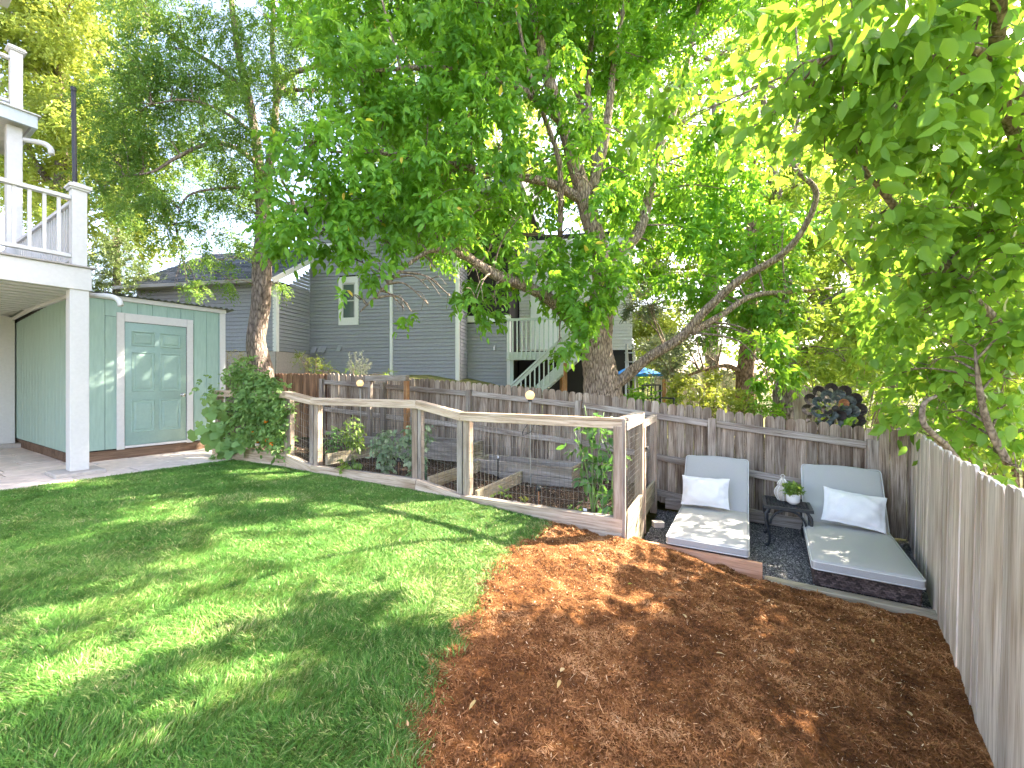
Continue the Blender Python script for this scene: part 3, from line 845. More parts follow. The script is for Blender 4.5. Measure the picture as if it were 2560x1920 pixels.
# corrugated roof sheet
mb = MB()
nxr, nyr = 150, 2
v = []; f = []
for j in range(nyr):
    for i in range(nxr):
        x = -.1 + i / (nxr - 1) * (SW + .25)
        y = -.09 if j == 0 else SD + .1
        z = SZ1 + .088 + .013 * math.sin(i * 2 * math.pi / 6) - .052 * (y)
        v.append((x, y, z))
for i in range(nxr - 1): f.append((i, i + 1, nxr + i + 1, nxr + i))
mb.add(v, f); mb.add([(a, b, c - .006) for a, b, c in v], [q_[::-1] for q_ in f])
mb.build('roof', M['corrugated'], shed)

# ------------------------------------------------------------------ neighbour house
house = thing('neighbour_house', 'grey clapboard house with white corner boards behind the picket fence', 'house', (-6.96, 12.5, 0), math.atan2(-.19, 1))
LAP = .112
def clap_x(x0, x1, y, z0, z1, mat=M['siding'], holes=()):
    n = int((z1 - z0) / LAP)
    for i in range(n):
        z = z0 + i * LAP
        segs = [(x0, x1)]
        for hx0, hx1, hz0, hz1 in holes:
            if z + LAP > hz0 and z < hz1: segs = [(x0, hx0), (hx1, x1)]
        for s0, s1 in segs:
            me = box_mesh(s1 - s0, .018, LAP - .002, mat, .001)
            link('siding_board', me, house, ((s0 + s1) / 2, y - .014, z + LAP / 2), (R(-12), 0, 0))
def clap_y(x, y0, y1, z0, z1, mat=M['siding'], ztop=None):
    n = int((z1 - z0) / LAP)
    for i in range(n):
        z = z0 + i * LAP
        ys = y0
        if ztop and z > ztop[0]: ys = y0 + (z - ztop[0]) / (ztop[1] - ztop[0]) * (y1 - y0)
        if y1 - ys < .05: continue
        link('siding_board', box_mesh(.018, y1 - ys, LAP - .002, mat, .001), house, (x + .014, (ys + y1) / 2, z + LAP / 2), (0, R(-12), 0))
box('wall', (-5, .02, .3), (-.01, 1.6, 4.2), M['dark_core'], house)
box('wall', (-.005, 1.56, .0), (5.10, 7.0, 7.0), M['dark_core'], house)
box('wall', (5.0, 2.4, .0), (6.54, 7.0, 6.6), M['dark_core'], house)
clap_x(-5, -.05, 0, 2.12, 4.2)
clap_y(0, .05, 1.5, 2.12, 5.1, ztop=(3.75, 4.85))
WX0, WX1, WZ0, WZ1 = 1.08, 1.76, 3.12, 4.54
clap_x(.01, 2.84, 1.53, 1.4, 6.95, holes=((WX0, WX1, WZ0, WZ1),))
clap_x(2.97, 5.02, 1.515, .3, 6.95)
clap_y(5.13, 1.6, 2.35, .3, 6.5)
clap_x(5.15, 6.46, 2.37, .3, 3.14)
box('foundation', (-5, -.0, .4), (-.02, .012, 2.11), M['foundation'], house)
box('foundation', (-.01, .013, .4), (.012, 1.52, 2.11), M['foundation'], house)
for lo, hi in (((-.09, -.03, 2.1), (.03, -.001, 4.25)), ((.0135, -.0005, 2.1), (.035, .09, 4.25)), ((2.86, 1.48, .3), (2.955, 1.56, 6.95)), ((5.03, 1.48, .3), (5.155, 1.53, 6.95)), ((6.47, 2.33, .3), (6.60, 2.42, 3.2))):
    box('corner_board', lo, hi, M['trim_white'], house)
box('band_board', (-.02, 1.47, 5.45), (1.4, 1.505, 5.72), M['trim_white'], house)
box('band_board', (5.16, 2.32, 3.145), (6.6, 2.37, 3.35), M['trim_white'], house)
# window
win = link('window', box_mesh(WX1 - WX0 - .2, .02, WZ1 - WZ0 - .3, M['dark_room'], .002), house, ((WX0 + WX1) / 2, 1.54, (WZ0 + WZ1) / 2))
cxw, czw, hw, hh = 0, 0, (WX1 - WX0) / 2, (WZ1 - WZ0) / 2
for lo, hi in (((-hw - .01, -.06, -hh), (-hw + .1, -.012, hh)), ((hw - .1, -.06, -hh), (hw + .01, -.012, hh)), ((-hw - .01, -.063, hh - .14), (hw + .01, -.012, hh + .06)), ((-hw - .01, -.064, -hh - .08), (hw + .01, -.012, -hh + .16))):
    box('frame', lo, hi, M['trim_white'], win)
for lo, hi in (((-hw + .1, -.045, -.02), (hw - .1, -.012, .02)), ((-hw + .1, -.044, -hh + .16), (-hw + .15, -.012, hh - .14)), ((hw - .15, -.044, -hh + .16), (hw - .1, -.012, hh - .14)), ((-hw + .15, -.043, hh - .19), (hw - .15, -.012, hh - .14))):
    box('sash', lo, hi, M['white'], win)
box('pane', (-hw + .15, -.03, .02), (hw - .15, -.024, hh - .19), M['glass'], win, .001)
box('pane', (-hw + .15, -.028, -hh + .16), (hw - .15, -.022, -.02), M['glass'], win, .001)
# dryer vents
for x, z, w in ((.12, 2.22, .17), (.36, 2.24, .17), (.52, 2.22, .1), (1.05, 2.26, .13)):
    mb = MB(); mb.add([(x, 1.50, z), (x + w, 1.50, z), (x + w, 1.38, z - .07), (x, 1.38, z - .07), (x, 1.50, z + .14), (x + w, 1.50, z + .14)], [(0, 1, 2, 3), (3, 2, 5, 4), (0, 3, 4), (1, 5, 2)])
    mb.build('vent_hood', M['siding'], house)
box('wall_lamp', (6.04, 2.27, 2.22), (6.10, 2.345, 2.38), M['metal_grey'], house)
# wing roof as lapped shingle courses
def shingles(name, p_eave0, p_eave1, up_vec, n, tab, parent, mat=M['roof'], thick=.018, trim=None):
    """courses from eave upward; p_eave0->p_eave1 along, up_vec total slope vector"""
    a = np.array(p_eave0, float); b = np.array(p_eave1, float); u = np.array(up_vec, float)
    along = b - a; L = np.linalg.norm(along); ax = along / L
    nrm = np.cross(ax, u); nrm /= np.linalg.norm(nrm)
    V = []; Fc = []; C = []
    for i in range(n):
        f0, f1 = i / n, (i + 1.25) / n
        s0, s1 = 0.0, L
        if trim: s0, s1 = trim(i / n, L)
        x = s0 - (random.random() * tab)
        while x < s1:
            w = tab * random.choice([.7, 1, 1, 1.3])
            xa, xb = max(x, s0), min(x + w - .006, s1)
            if xb > xa + .01:
                lift = thick * random.uniform(.8, 1.7)
                q = [a + ax * xa + u * f0 + nrm * lift, a + ax * xb + u * f0 + nrm * lift, a + ax * xb + u * f1 + nrm * .003, a + ax * xa + u * f1 + nrm * .003, a + ax * xa + u * f0, a + ax * xb + u * f0]
                k = len(V); V += q; Fc += [(k, k + 1, k + 2, k + 3), (k + 4, k + 5, k + 1, k)]
                c = random.random(); C += [c, c * .6]
            x += w
    return link(name, np_mesh(name, np.array(V), np.array(Fc), mat, np.array(C)), parent)
roof = mesh_from('roof', [(-5.4, -.3, 4.16), (.14, -.3, 4.16), (.14, 2.9, 6.1), (-5.4, 2.9, 6.1)], [(0, 1, 2, 3)], M['gutter'])
roof = link('roof', roof, house)
o = shingles('shingle_courses', (-5.4, -.3, 4.165), (.14, -.3, 4.165), (0, 3.2, 1.95), 24, .26, roof)
o['kind'] = 'stuff'
box('gutter', (-5.42, -.42, 4.07), (.10, -.301, 4.17), M['gutter'], house)
beam('rake_board', (.145, -.3, 4.12), (.145, 1.6, 5.28), .03, .15, M['trim_white'], house)
box('soffit', (-5.4, -.3, 4.09), (.12, .0, 4.11), M['gutter'], house)
# main roof
mr = link('roof', mesh_from('roof', [(-.6, .95, 6.9), (7.2, .95, 6.9), (7.2, 4.2, 8.6), (-.6, 4.2, 8.6), (7.2, 7.4, 6.9), (-.6, 7.4, 6.9)], [(0, 1, 2, 3), (3, 2, 4, 5), (0, 3, 5), (1, 4, 2)], M['gutter']), house)
o = shingles('shingle_courses', (-.6, .95, 6.905), (7.2, .95, 6.905), (0, 3.25, 1.7), 24, .26, mr); o['kind'] = 'stuff'
box('eave_board', (-.6, .93, 6.72), (7.2, .96, 6.9), M['gutter'], house)
# wing at the right with the sunlit wall
box('wall', (6.56, 4.0, .0), (10.5, 7.0, 6.4), M['dark_core'], house)
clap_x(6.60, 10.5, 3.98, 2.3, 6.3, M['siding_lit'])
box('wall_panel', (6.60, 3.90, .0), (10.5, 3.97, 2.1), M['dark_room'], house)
box('patio_door', (7.0, 3.93, 2.35), (8.0, 3.96, 4.3), M['trim_white'], house)
# neighbour's stair deck
nd = thing('stair_deck', 'pale green grey raised deck with stairs beside the grey house', 'deck', (-6.96, 12.5, 0), math.atan2(-.19, 1))
M['deck_paint'] = paint('pale_deck_paint', (0.5, 0.56, 0.53), 0.6, 0.08, 0.1)
box('floor', (6.62, 1.62, 2.02), (8.6, 3.8, 2.1), M['deck_paint'], nd)
box('rim_board', (6.62, 1.56, 1.86), (8.0, 1.61, 2.1), M['deck_paint'], nd)
box('top_rail', (6.62, 1.52, 3.04), (8.35, 1.6, 3.11), M['deck_paint'], nd)
for i in range(13):
    x = 6.68 + i * .135
    box('baluster', (x - .02, 1.515, 1.88), (x + .02, 1.555, 3.038), M['deck_paint'], nd, .003)
slope = (2.64 - 1.11) / (8.48 - 6.81)
beam('hand_rail', (6.0, 1.30, .37), (8.5, 1.30, 2.66), .09, .05, M['deck_paint'], nd)
beam('sub_rail', (6.0, 1.30, .26), (8.5, 1.30, 2.55), .035, .09, M['deck_paint'], nd)
beam('stringer', (6.0, 1.33, -.5), (8.75, 1.33, 2.02), .04, .28, M['deck_paint'], nd)
beam('stringer', (6.0, 2.3, -.5), (8.75, 2.3, 2.02), .04, .28, M['deck_paint'], nd)
for i in range(17):
    x = 6.3 + i * .135
    z = .37 + (x - 6.0) * .916
    box('baluster', (x - .02, 1.262, z - .95), (x + .02, 1.298, z - .14), M['deck_paint'], nd, .003)
for i in range(11):
    x = 6.35 + i * .21; z = -.5 + (x - 6) * .916
    box('tread', (x, 1.36, z + .05), (x + .26, 2.27, z + .09), M['deck_paint'], nd)
for x, y in ((8.35, 1.25), (8.15, 2.5)):
    box('support_post', (x, y, -.6), (x + .1, y + .1, 1.75), M['cedar_post'], nd)
box('support_post', (6.7, 1.70, -.3), (6.8, 1.8, 2.02), M['deck_paint'], nd)
box('support_post', (8.95, 1.70, -.3), (9.07, 1.82, 3.4), M['deck_paint'], nd)

# ------------------------------------------------------------------ back fence
def picket_mesh(w, h, mat, round_top=True, t=.017):
    pts = [(-w / 2, 0), (w / 2, 0)]
    if round_top:
        pts += [(w / 2, h - .045), (w * .40, h - .018), (w * .24, h - .003), (0, h), (-w * .24, h - .003), (-w * .40, h - .018), (-w / 2, h - .045)]
    else:
        pts += [(w / 2, h - .03), (w * .30, h), (-w * .30, h), (-w / 2, h - .03)]
    n = len(pts)
    v = [(x, -t / 2, z - h / 2) for x, z in pts] + [(x, t / 2, z - h / 2) for x, z in pts]
    f = [tuple(range(n)), tuple(range(2 * n - 1, n - 1, -1))] + [(i, (i + 1) % n + 0, (i + 1) % n + n, i + n)[::-1] for i in range(n)]
    return mesh_from('picket', v, f, mat)
fence = thing('picket_fence', 'weathered grey picket fence with rounded tops along the back of the yard', 'fence', (0, 7.1, 0), math.atan2(-.5, 1))
K = math.sqrt(1.25)
def fx(x): return x * K                     # world x to fence local x
PITCH = .112
pm = [picket_mesh(w, 1.42, M['picket']) for w in (.108, .110, .106)]
pmb = [picket_mesh(w, 1.42, M['picket_brown']) for w in (.108, .110)]
random.seed(5)
s = fx(-5.6)
while s < fx(4.42):
    xw = s / K
    zt = fence_top(xw) + random.uniform(-.012, .012)
    brown = xw < -3.95
    if brown: zt -= .02
    me = random.choice(pmb if brown else pm)
    link('picket', me, fence, (s, random.uniform(-.004, .004), zt - .71), (random.uniform(-.012, .012), random.uniform(-.008, .008), 0))
    s += PITCH + random.uniform(-.003, .004) + (.055 if abs(xw - 2.68) < .03 else 0)
posts_px = [812, 965, 1178, 1450, 1780, 2176]
posts = []
for p in posts_px:
    u = (p - 1280) / F
    yw = 7.1 / (1 + .5 * u); posts.append(u * yw)
for x in posts:
    box('post', (fx(x) - .048, -.115, fence_top(x) - 1.5), (fx(x) + .048, -.024, fence_top(x) - .13), M['post'], fence)
for x0, x1 in zip(posts[:-1], posts[1:]):
    for dz in (.20, .78, 1.28):
        a0, a1 = fx(x0) + .05, fx(x1) - .05
        beam('rail', (a0, -.043, fence_top(x0) - dz), (a1, -.043, fence_top(x1) - dz), .038, .088, M['rail'], fence)
# corner boards in front of the corner
pc = picket_mesh(.142, 1.22, M['picket'], False)
s = fx(posts[-1]) + .075
for i in range(4):
    link('corner_board', pc, fence, (s, -.10, fence_top(4.15 + .12 * i) - .60 - .01 * i), (0, random.uniform(-.01, .01), 0))
    s += .148

rfence = thing('board_fence', 'silvery grey board fence running along the right edge beside the mulch', 'fence', (RX(4.86), 4.86, 0), math.atan2(-.782, -.624))
s = 0.0
pr = [picket_mesh(w, 1.42, M['board_right'], False, .018) for w in (.139, .124, .146, .132)]
random.seed(8)
while s < 5.3:
    zt = .66 + s * .022 + random.uniform(-.018, .014)
    k_ = random.randrange(4); w_ = (.139, .124, .146, .132)[k_]
    link('board', pr[k_], rfence, (s + w_ / 2, random.uniform(-.006, .006), zt - .71), (R(-1.0), random.uniform(-.005, .005), random.uniform(-.03, .03)))
    s += w_ + .002
for z in (.42, -.4):
    beam('rail', (.1, .06, z), (5.2, .06, z + .1), .038, .088, M['rail'], rfence)

# ------------------------------------------------------------------ garden enclosure
enc = thing('garden_enclosure', 'timber framed vegetable enclosure with wire mesh panels stepping down the slope', 'garden enclosure', (P0.x, P0.y, 0), math.atan2(-.4536, .891))
XS = [-6.93, -5.01, -4.45, -2.53, -1.87, 0.0]
TOP = [1.06, 1.06, .975, .975, .85, .85]
SIL = [.12, .12, 0, 0, -.12, -.12]
def mesh_panel(x0, x1, za0, za1, zb0, zb1, y, name='wire_mesh', parent=enc, axis='x', step=.05, hstep=.1, r=.0019):
    mb = MB()
    n = max(2, int(abs(x1 - x0) / step))
    P = (lambda s, z: (s, y, z)) if axis == 'x' else (lambda s, z: (y, s, z))
    for i in range(n + 1):
        t = i / n; xx = x0 + (x1 - x0) * t
        mb.tube([P(xx, za0 + (zb0 - za0) * t), P(xx, za1 + (zb1 - za1) * t)], r, 4, False)
    m = int((za1 - za0) / hstep)
    for j in range(1, m + 1):
        dz = j * hstep
        mb.tube([P(x0, za0 + dz), P(x1, zb0 + dz)], r, 4, False)
    return mb.build(name, M['wire'], parent)
for i in range(5):
    x0, x1 = XS[i] + .001, XS[i + 1] - .001
    t0, t1, s0, s1 = TOP[i], TOP[i + 1], SIL[i], SIL[i + 1]
    beam('top_cap', (x0, .03, t0 - .019), (x1, .03, t1 - .019), .10, .034, M['lumber'], enc)
    beam('top_rail', (x0, 0, t0 - .07), (x1, 0, t1 - .07), .04, .066, M['lumber'], enc)
    beam('sill_board', (x0, 0, s0 - .07), (x1, 0, s1 - .07), .04, .138, M['lumber'], enc)
    beam('sill_board', (x0, 0.002, s0 - .21), (x1, 0.002, s1 - .21), .04, .138, M['lumber'], enc)
    beam('sill_cap', (x0, .045, s0 - .02), (x1, .045, s1 - .02), .048, .036, M['bed_board'], enc)
    mesh_panel(x0, x1, s0, t0 - .1, s1, t1 - .1, .028)
    if i in (2, 4, 0):
        box('post', (x0 + .01, .026, s0 - .2), (x0 + .095, .115, t0 - .04), M['lumber_post'], enc)
        box('post', (x1 - .095, .026, s1 - .2), (x1 - .01, .115, t1 - .04), M['lumber_post'], enc)
    else:
        box('post', (x1 - .075, .024, s1 - .2), (x1 - .002, .1, t1 - .042), M['post'], enc)
        box('post', (x0 + .002, .024, s0 - .2), (x0 + .05, .1, t0 - .042), M['post'], enc)
# right end panel
box('post', (-.085, -.022, -.125), (.0, -.0205, .77), M['lumber_post'], enc, .0005)
box('end_post', (-.012, -.018, -.42), (.028, .02, .845), M['post'], enc)
beam('top_cap', (-.012, .09, .832), (-.012, .99, .832), .1, .038, M['bed_board'], enc)
beam('top_rail', (.022, .02, .77), (.022, .97, .77), .036, .085, M['bed_board'], enc)
box('post', (-.06, .90, -.62), (.03, .99, .81), M['lumber_post'], enc)
for z in (-.165, -.305, -.445, -.57):
    beam('side_board', (.01, .022, z), (.01, .898, z), .038, .136 if z > -.5 else .10, M['green_board'], enc)
mesh_panel(.04, .89, -.1, .73, -.1, .73, .0, axis='y', step=.03, hstep=.06, r=.0009)
# gate
gate = thing('mesh_gate', 'low timber gate with mesh between the enclosure and the back fence', 'gate', (P0.x, P0.y, 0), math.atan2(-.4536, .891))
for y0 in (1.03, 1.92):
    box('stile', (-.05, y0, -.60), (.035, y0 + .08, .66), M['lumber_post'], gate)
beam('top_rail', (0.0, 1.0, .70), (0.0, 2.02, .70), .06, .085, M['bed_board'], gate)
beam('bottom_board', (.0, 1.115, -.22), (.0, 1.915, -.22), .038, .136, M['green_board'], gate)
beam('bottom_board', (.0, 1.115, -.362), (.0, 1.915, -.362), .038, .136, M['green_board'], gate)
mesh_panel(1.12, 1.91, -.15, .65, -.15, .65, .0, parent=gate, axis='y', step=.04, hstep=.08, r=.0009)
box('latch', (.036, 1.05, .40), (.06, 1.14, .43), M['black_metal'], gate)
# inner raised beds
ibed = thing('raised_bed', 'long grey board raised bed near the fence inside the mesh enclosure', 'raised bed', (P0.x, P0.y, 0), math.atan2(-.4536, .891))
for z in (-.04, -.185):
    beam('board', (-2.56, 1.35, z), (-.97, 1.35, z), .04, .14, M['bed_board'], ibed)
    beam('board', (-2.56, 1.80, z), (-.97, 1.80, z), .04, .14, M['bed_board'], ibed)
    beam('end_board', (-.99, 1.372, z), (-.99, 1.778, z), .038, .14, M['green_board'], ibed)
    beam('end_board', (-2.54, 1.372, z), (-2.54, 1.778, z), .038, .14, M['green_board'], ibed)
ibed2 = thing('raised_bed', 'upper grey board raised bed behind the kale plants', 'raised bed', (P0.x, P0.y, 0), math.atan2(-.4536, .891))
for z in (.17, .025):
    beam('board', (-5.2, 1.38, z), (-2.66, 1.38, z), .04, .14, M['bed_board'], ibed2)
    beam('board', (-5.2, 1.84, z), (-2.66, 1.84, z), .04, .14, M['bed_board'], ibed2)
    beam('end_board', (-2.68, 1.402, z), (-2.68, 1.818, z), .038, .14, M['green_board'], ibed2)
    beam('end_board', (-5.18, 1.402, z), (-5.18, 1.818, z), .038, .14, M['green_board'], ibed2)
for nm, x, z, lab in (('divider_board', -1.72, -.15, 'short divider board crossing the lower soil bed'), ('divider_board', -2.42, -.06, 'divider board crossing the bed behind the sloping sill'), ('divider_board', -4.25, .08, 'sunlit divider board in the bed left of the kale')):
    o = beam(nm, (P0 + PD * x + PN * .09 + Vector((0, 0, z))), (P0 + PD * x + PN * 1.32 + Vector((0, 0, z))), .038, .16, M['green_board'])
    tag(o, lab, 'board', 'divider boards in the vegetable beds')
# trellis frame behind
tr = thing('trellis_frame', 'small upright wooden frame with wire mesh against the brown fence boards', 'trellis', (P0.x, P0.y, 0), math.atan2(-.4536, .891))
box('upright', (-5.02, 1.62, .1), (-4.95, 1.69, 1.22), M['post'], tr)
box('upright', (-4.16, 1.62, .1), (-4.08, 1.69, 1.22), M['cedar_post'], tr)
box('header', (-5.06, 1.60, 1.221), (-4.1, 1.71, 1.32), M['bed_board'], tr)
mesh_panel(-4.94, -4.17, .2, 1.2, .2, 1.2, 1.655, parent=tr)
# soil
def soil_z(x, y):
    lx = (x - P0.x) * PD.x + (y - P0.y) * PD.y
    return np.interp(lx, XS, [s - .12 for s in SIL])
SOIL = [pl(-6.9, .03), pl(-.02, .03), pl(-.02, 1.0), pl(-.02, 2.0), pl(-6.9, 2.0)]
o = link('garden_soil', sheet('garden_soil', SOIL, .05, M['soil'], 0, .025, 6, soil_z)); tag(o, 'dark soil of the vegetable beds inside the enclosure', 'soil', kind='structure')
q = sample(SOIL, lambda x, y: 2600)
n = len(q)
L = .01 + .02 * RNG.random(n); W = .002 + .005 * RNG.random(n)
o = strips(q, soil_z(q[:, 0], q[:, 1]) + .012, L, W, .9, np.clip(RNG.random(n) ** 1.4, 0, 1), 'wood_chips', M['chips'])
tag(o, 'loose wood chips over the vegetable bed soil', 'wood chips', kind='stuff')

# patio edging
o = beam('edging_board', (1.27, 4.46, -.535), (2.28, 3.86, -.535), .042, .17, M['redwood']); tag(o, 'new orange redwood board edging the mulch in front of the left lounger', 'edging board')
o = beam('landscape_timber', (2.285, 3.84, -.615), (3.27, 3.235, -.615), .10, .10, M['green_board'], c=.008); tag(o, 'low greyish timber edging the mulch in front of the right lounger', 'timber')
o = beam('kick_board', (2.15, FY(2.15) - .08, -.50), (4.35, FY(4.35) - .08, -.58), .03, .14, M['rail']); tag(o, 'grey kick board along the foot of the picket fence by the loungers', 'board')
mb = MB(); mb.box((0, 0, 0), (.03, .09, .07)); o = mb.build('edging_stop', M['black_plastic'], None, (3.285, 3.18, -.62)); tag(o, 'black plastic edging stub at the right end of the low timber', 'edging')
# small block and hose bib by the gate
blk = thing('stone_block', 'small tan stone block on the gravel at the foot of the gate', 'stone', at(1645, 1312, 4.95))
mb = MB(); mb.box((-.06, -.04, -.02), (.06, .04, .04)); mb.build('block', M['concrete'], blk)


# ------------------------------------------------------------------ loungers
def weave(name, w, h, parent, loc, rot, cell=.026):
    nx, nz = int(w / cell), max(2, int(h / (cell * .62)))
    cw, ch = w / nx, h / nz
    V = []; Fc = []; C = []
    for j in range(nz):
        for i in range(nx):
            off = .5 if j % 2 else 0
            x0 = -w / 2 + (i + off - .25) * cw; x1 = x0 + cw * 1.05
            x0, x1 = max(-w / 2, x0), min(w / 2, x1)
            if x1 - x0 < .004: continue
            z0 = -h / 2 + j * ch + ch * .06; z1 = z0 + ch * .88
            xm = (x0 + x1) / 2; k = len(V)
            V += [(x0, 0, z0), (xm, -.008, z0), (x1, 0, z0), (x0, 0, z1), (xm, -.008, z1), (x1, 0, z1)]
            Fc += [(k, k + 1, k + 4, k + 3), (k + 1, k + 2, k + 5, k + 4)]
            c = random.random(); C += [c, c]
    o = link(name, np_mesh(name, np.array(V), np.array(Fc), M['wicker'], np.array(C)), parent, loc, rot)
    o['kind'] = 'stuff'
    return o
def piping(parent, sx, sy, z, r=.005, name='piping', rad=.035):
    pts = []
    for cx, cy, a0 in ((sx / 2 - rad, sy / 2 - rad, 0), (-sx / 2 + rad, sy / 2 - rad, 90), (-sx / 2 + rad, -sy / 2 + rad, 180), (sx / 2 - rad, -sy / 2 + rad, 270)):
        for k in range(5):
            a = R(a0 + k * 22.5); pts.append((cx + rad * math.cos(a), cy + rad * math.sin(a), z))
    pts.append(pts[0])
    mb = MB(); mb.tube(pts, r, 6, False)
    return mb.build(name, M['piping'], parent, smooth=True)
def lounger(front, label, ang=math.atan2(-.485, .875)):
    t = thing('sun_lounger', label, 'sun lounger', (front[0], front[1], -.62), ang, 'grey cushioned wicker loungers in the fence corner')
    W_, SL = .73, 1.28
    box('frame', (-W_ / 2 + .03, .05, .055), (W_ / 2 - .03, SL + .45, .175), M['dark_core'], t)
    weave('wicker_front', W_ - .03, .135, t, (0, .036, .115), None)
    weave('wicker_side', SL + .44, .135, t, (-W_ / 2 + .018, .26 + SL / 2, .115), (0, 0, R(-90)))
    weave('wicker_side', SL + .44, .135, t, (W_ / 2 - .018, .26 + SL / 2, .115), (0, 0, R(90)))
    for x in (-W_ / 2 + .05, W_ / 2 - .05):
        for y in (.07, SL + .38):
            box('leg', (x - .025, y - .025, 0), (x + .025, y + .025, .054), M['dark_core'], t)
    c = link('seat_cushion', rbox_mesh(W_, SL, .095, .028, M['cushion'], 3, .010, 5), t, (0, SL / 2 - .005, .228))
    piping(c, W_ + .002, SL + .002, .030, rad=.032); piping(c, W_ + .002, SL + .002, -.032, rad=.032)
    th = R(54)
    BL = .72
    d = Vector((0, math.cos(th), math.sin(th))); nn = Vector((0, -math.sin(th), math.cos(th)))
    base = Vector((0, SL + .02, .20))
    rot = Matrix((Vector((1, 0, 0)), d, nn)).transposed()
    bc = link('back_cushion', rbox_mesh(W_, BL, .09, .028, M['cushion'], 3, .010, 5), t, base + d * (BL / 2) + nn * .055, rot)
    # slightly crowned top edge
    for v in bc.data.vertices:
        if v.co.y > 0: v.co.y += .035 * (v.co.y / (BL / 2)) * (1 - (2 * v.co.x / W_) ** 2) - .012 * (v.co.y / (BL / 2))
    piping(bc, W_ + .002, BL + .0, .029, rad=.034); piping(bc, W_ + .002, BL + .0, -.031, rad=.034)
    link('back_frame', box_mesh(W_ - .06, BL - .05, .03, M['dark_core']), t, base + d * (BL / 2) - nn * .012, rot)
    return t
lounger((1.875, 4.105), 'grey cushioned wicker sun lounger behind the redwood board, left of the side table')
lounger((2.93, 3.51), 'grey cushioned wicker sun lounger next to the silvery board fence, nearest the camera', math.atan2(-.525, .851))

def pillow_mesh(w, h, t):
    n = 24
    V = []; Fc = []
    for side in (1, -1):
        for j in range(n + 1):
            for i in range(n + 1):
                u, v = 2 * i / n - 1, 2 * j / n - 1
                e = 1 - .06 * (1 - abs(v) ** 2.2) * abs(u) ** 3
                e2 = 1 - .07 * (1 - abs(u) ** 2.2) * abs(v) ** 3
                inner = max(0, 1 - max(abs(u), abs(v)) / .90)
                z = t * ((1 - min(1, abs(u) / .91) ** 2.4) * (1 - min(1, abs(v) / .89) ** 2.4)) ** .55
                z += .006 * math.sin(9 * u + 3 * v) * math.sin(7 * v - 2 * u) + .004 * math.sin(17 * u * v + 4)
                V.append((u * e * w / 2, v * e2 * h / 2, side * max(z, .004) + .006 * math.sin(11 * u) * (abs(v) > .9) + .006 * math.sin(9 * v) * (abs(u) > .9)))
    m = (n + 1) * (n + 1)
    for s in range(2):
        for j in range(n):
            for i in range(n):
                a = s * m + j * (n + 1) + i
                f = (a, a + 1, a + n + 2, a + n + 1)
                Fc.append(f if s == 0 else f[::-1])
    ring = [i for i in range(n)] + [j * (n + 1) + n for j in range(n)] + [n * (n + 1) + n - i for i in range(n)] + [(n - j) * (n + 1) for j in range(n)]
    for a, b in zip(ring, ring[1:] + ring[:1]): Fc.append((b, a, a + m, b + m))
    return mesh_from('pillow', V, Fc, M['linen'], True)
pmesh = pillow_mesh(.54, .38, .085)
def pillow(front, lx, roll, label, ang=math.atan2(-.485, .875)):
    fr = Matrix.Rotation(ang, 3, 'Z')
    th = R(58)
    d = Vector((0, math.cos(th), math.sin(th))); nn = Vector((0, -math.sin(th), math.cos(th)))
    rot = fr @ Matrix((Vector((1, 0, 0)), d, nn)).transposed() @ Matrix.Rotation(roll, 3, 'Z')
    base = Vector((lx, 1.28 - .10, .285)) + d * .17 + nn * .085
    c = fr @ base + Vector((front[0], front[1], -.62))
    o = link('throw_pillow', pmesh, None, c, rot)
    tag(o, label, 'pillow', 'white pillows on the loungers')
pillow((1.875, 4.105), -.10, R(1), 'white flanged pillow lying level on the lounger behind the redwood board')
pillow((2.93, 3.51), .07, R(-6), 'white flanged pillow tilted on the lounger beside the silvery board fence', math.atan2(-.525, .851))

# ------------------------------------------------------------------ side table, lantern, potted plant
TC = Vector((3.12, 4.82, -.62)); TANG = math.atan2(-.485, .875)
tab = thing('side_table', 'black cast metal side table with lattice top between the loungers', 'side table', TC, TANG)
tw, td, th_ = .46, .50, .45
mb = MB()
mb.box((-tw / 2, -td / 2, th_ - .03), (tw / 2, -td / 2 + .03, th_)); mb.box((-tw / 2, td / 2 - .03, th_ - .03), (tw / 2, td / 2, th_))
mb.box((-tw / 2, -td / 2 + .031, th_ - .03), (-tw / 2 + .03, td / 2 - .031, th_)); mb.box((tw / 2 - .03, -td / 2 + .031, th_ - .03), (tw / 2, td / 2 - .031, th_))
mb.build('top_frame', M['black_metal'], tab)
mb = MB()
nl = 13
for sgn in (1, -1):
    for i in range(-nl, nl + 1):
        c0 = i * .062
        # diagonal strip y = sgn*x + c0 clipped to the frame
        pts = []
        hx, hy = tw / 2 - .028, td / 2 - .028
        for x in (-hx, hx):
            y = sgn * x + c0
            if abs(y) <= hy: pts.append((x, y))
        for y in (-hy, hy):
            x = (y - c0) / sgn
            if abs(x) < hx: pts.append((x, y))
        if len(pts) >= 2 and (Vector(pts[0]) - Vector(pts[1])).length > .03:
            z = th_ - .008 - (0 if sgn > 0 else .004)
            mb.tube([(*pts[0], z), (*pts[1], z)], .009, 4, False)
mb.build('lattice_top', M['black_metal'], tab)
for sx in (-1, 1):
    for sy in (-1, 1):
        mb = MB()
        x, y = sx * (tw / 2 - .03), sy * (td / 2 - .03)
        mb.tube(catmull([(x * .82, y * .9, th_ - .03), (x * 1.05, y, th_ - .10), (x * 1.02, y, th_ - .2), (x * .86, y, .12), (x * .90, y, .03), (x * 1.06, y * 1.03, 0.005)], 4), lerp_r([.014, .016, .015, .014, .014, .018], 21), 8)
        mb.build('leg', M['black_metal'], tab, smooth=True)
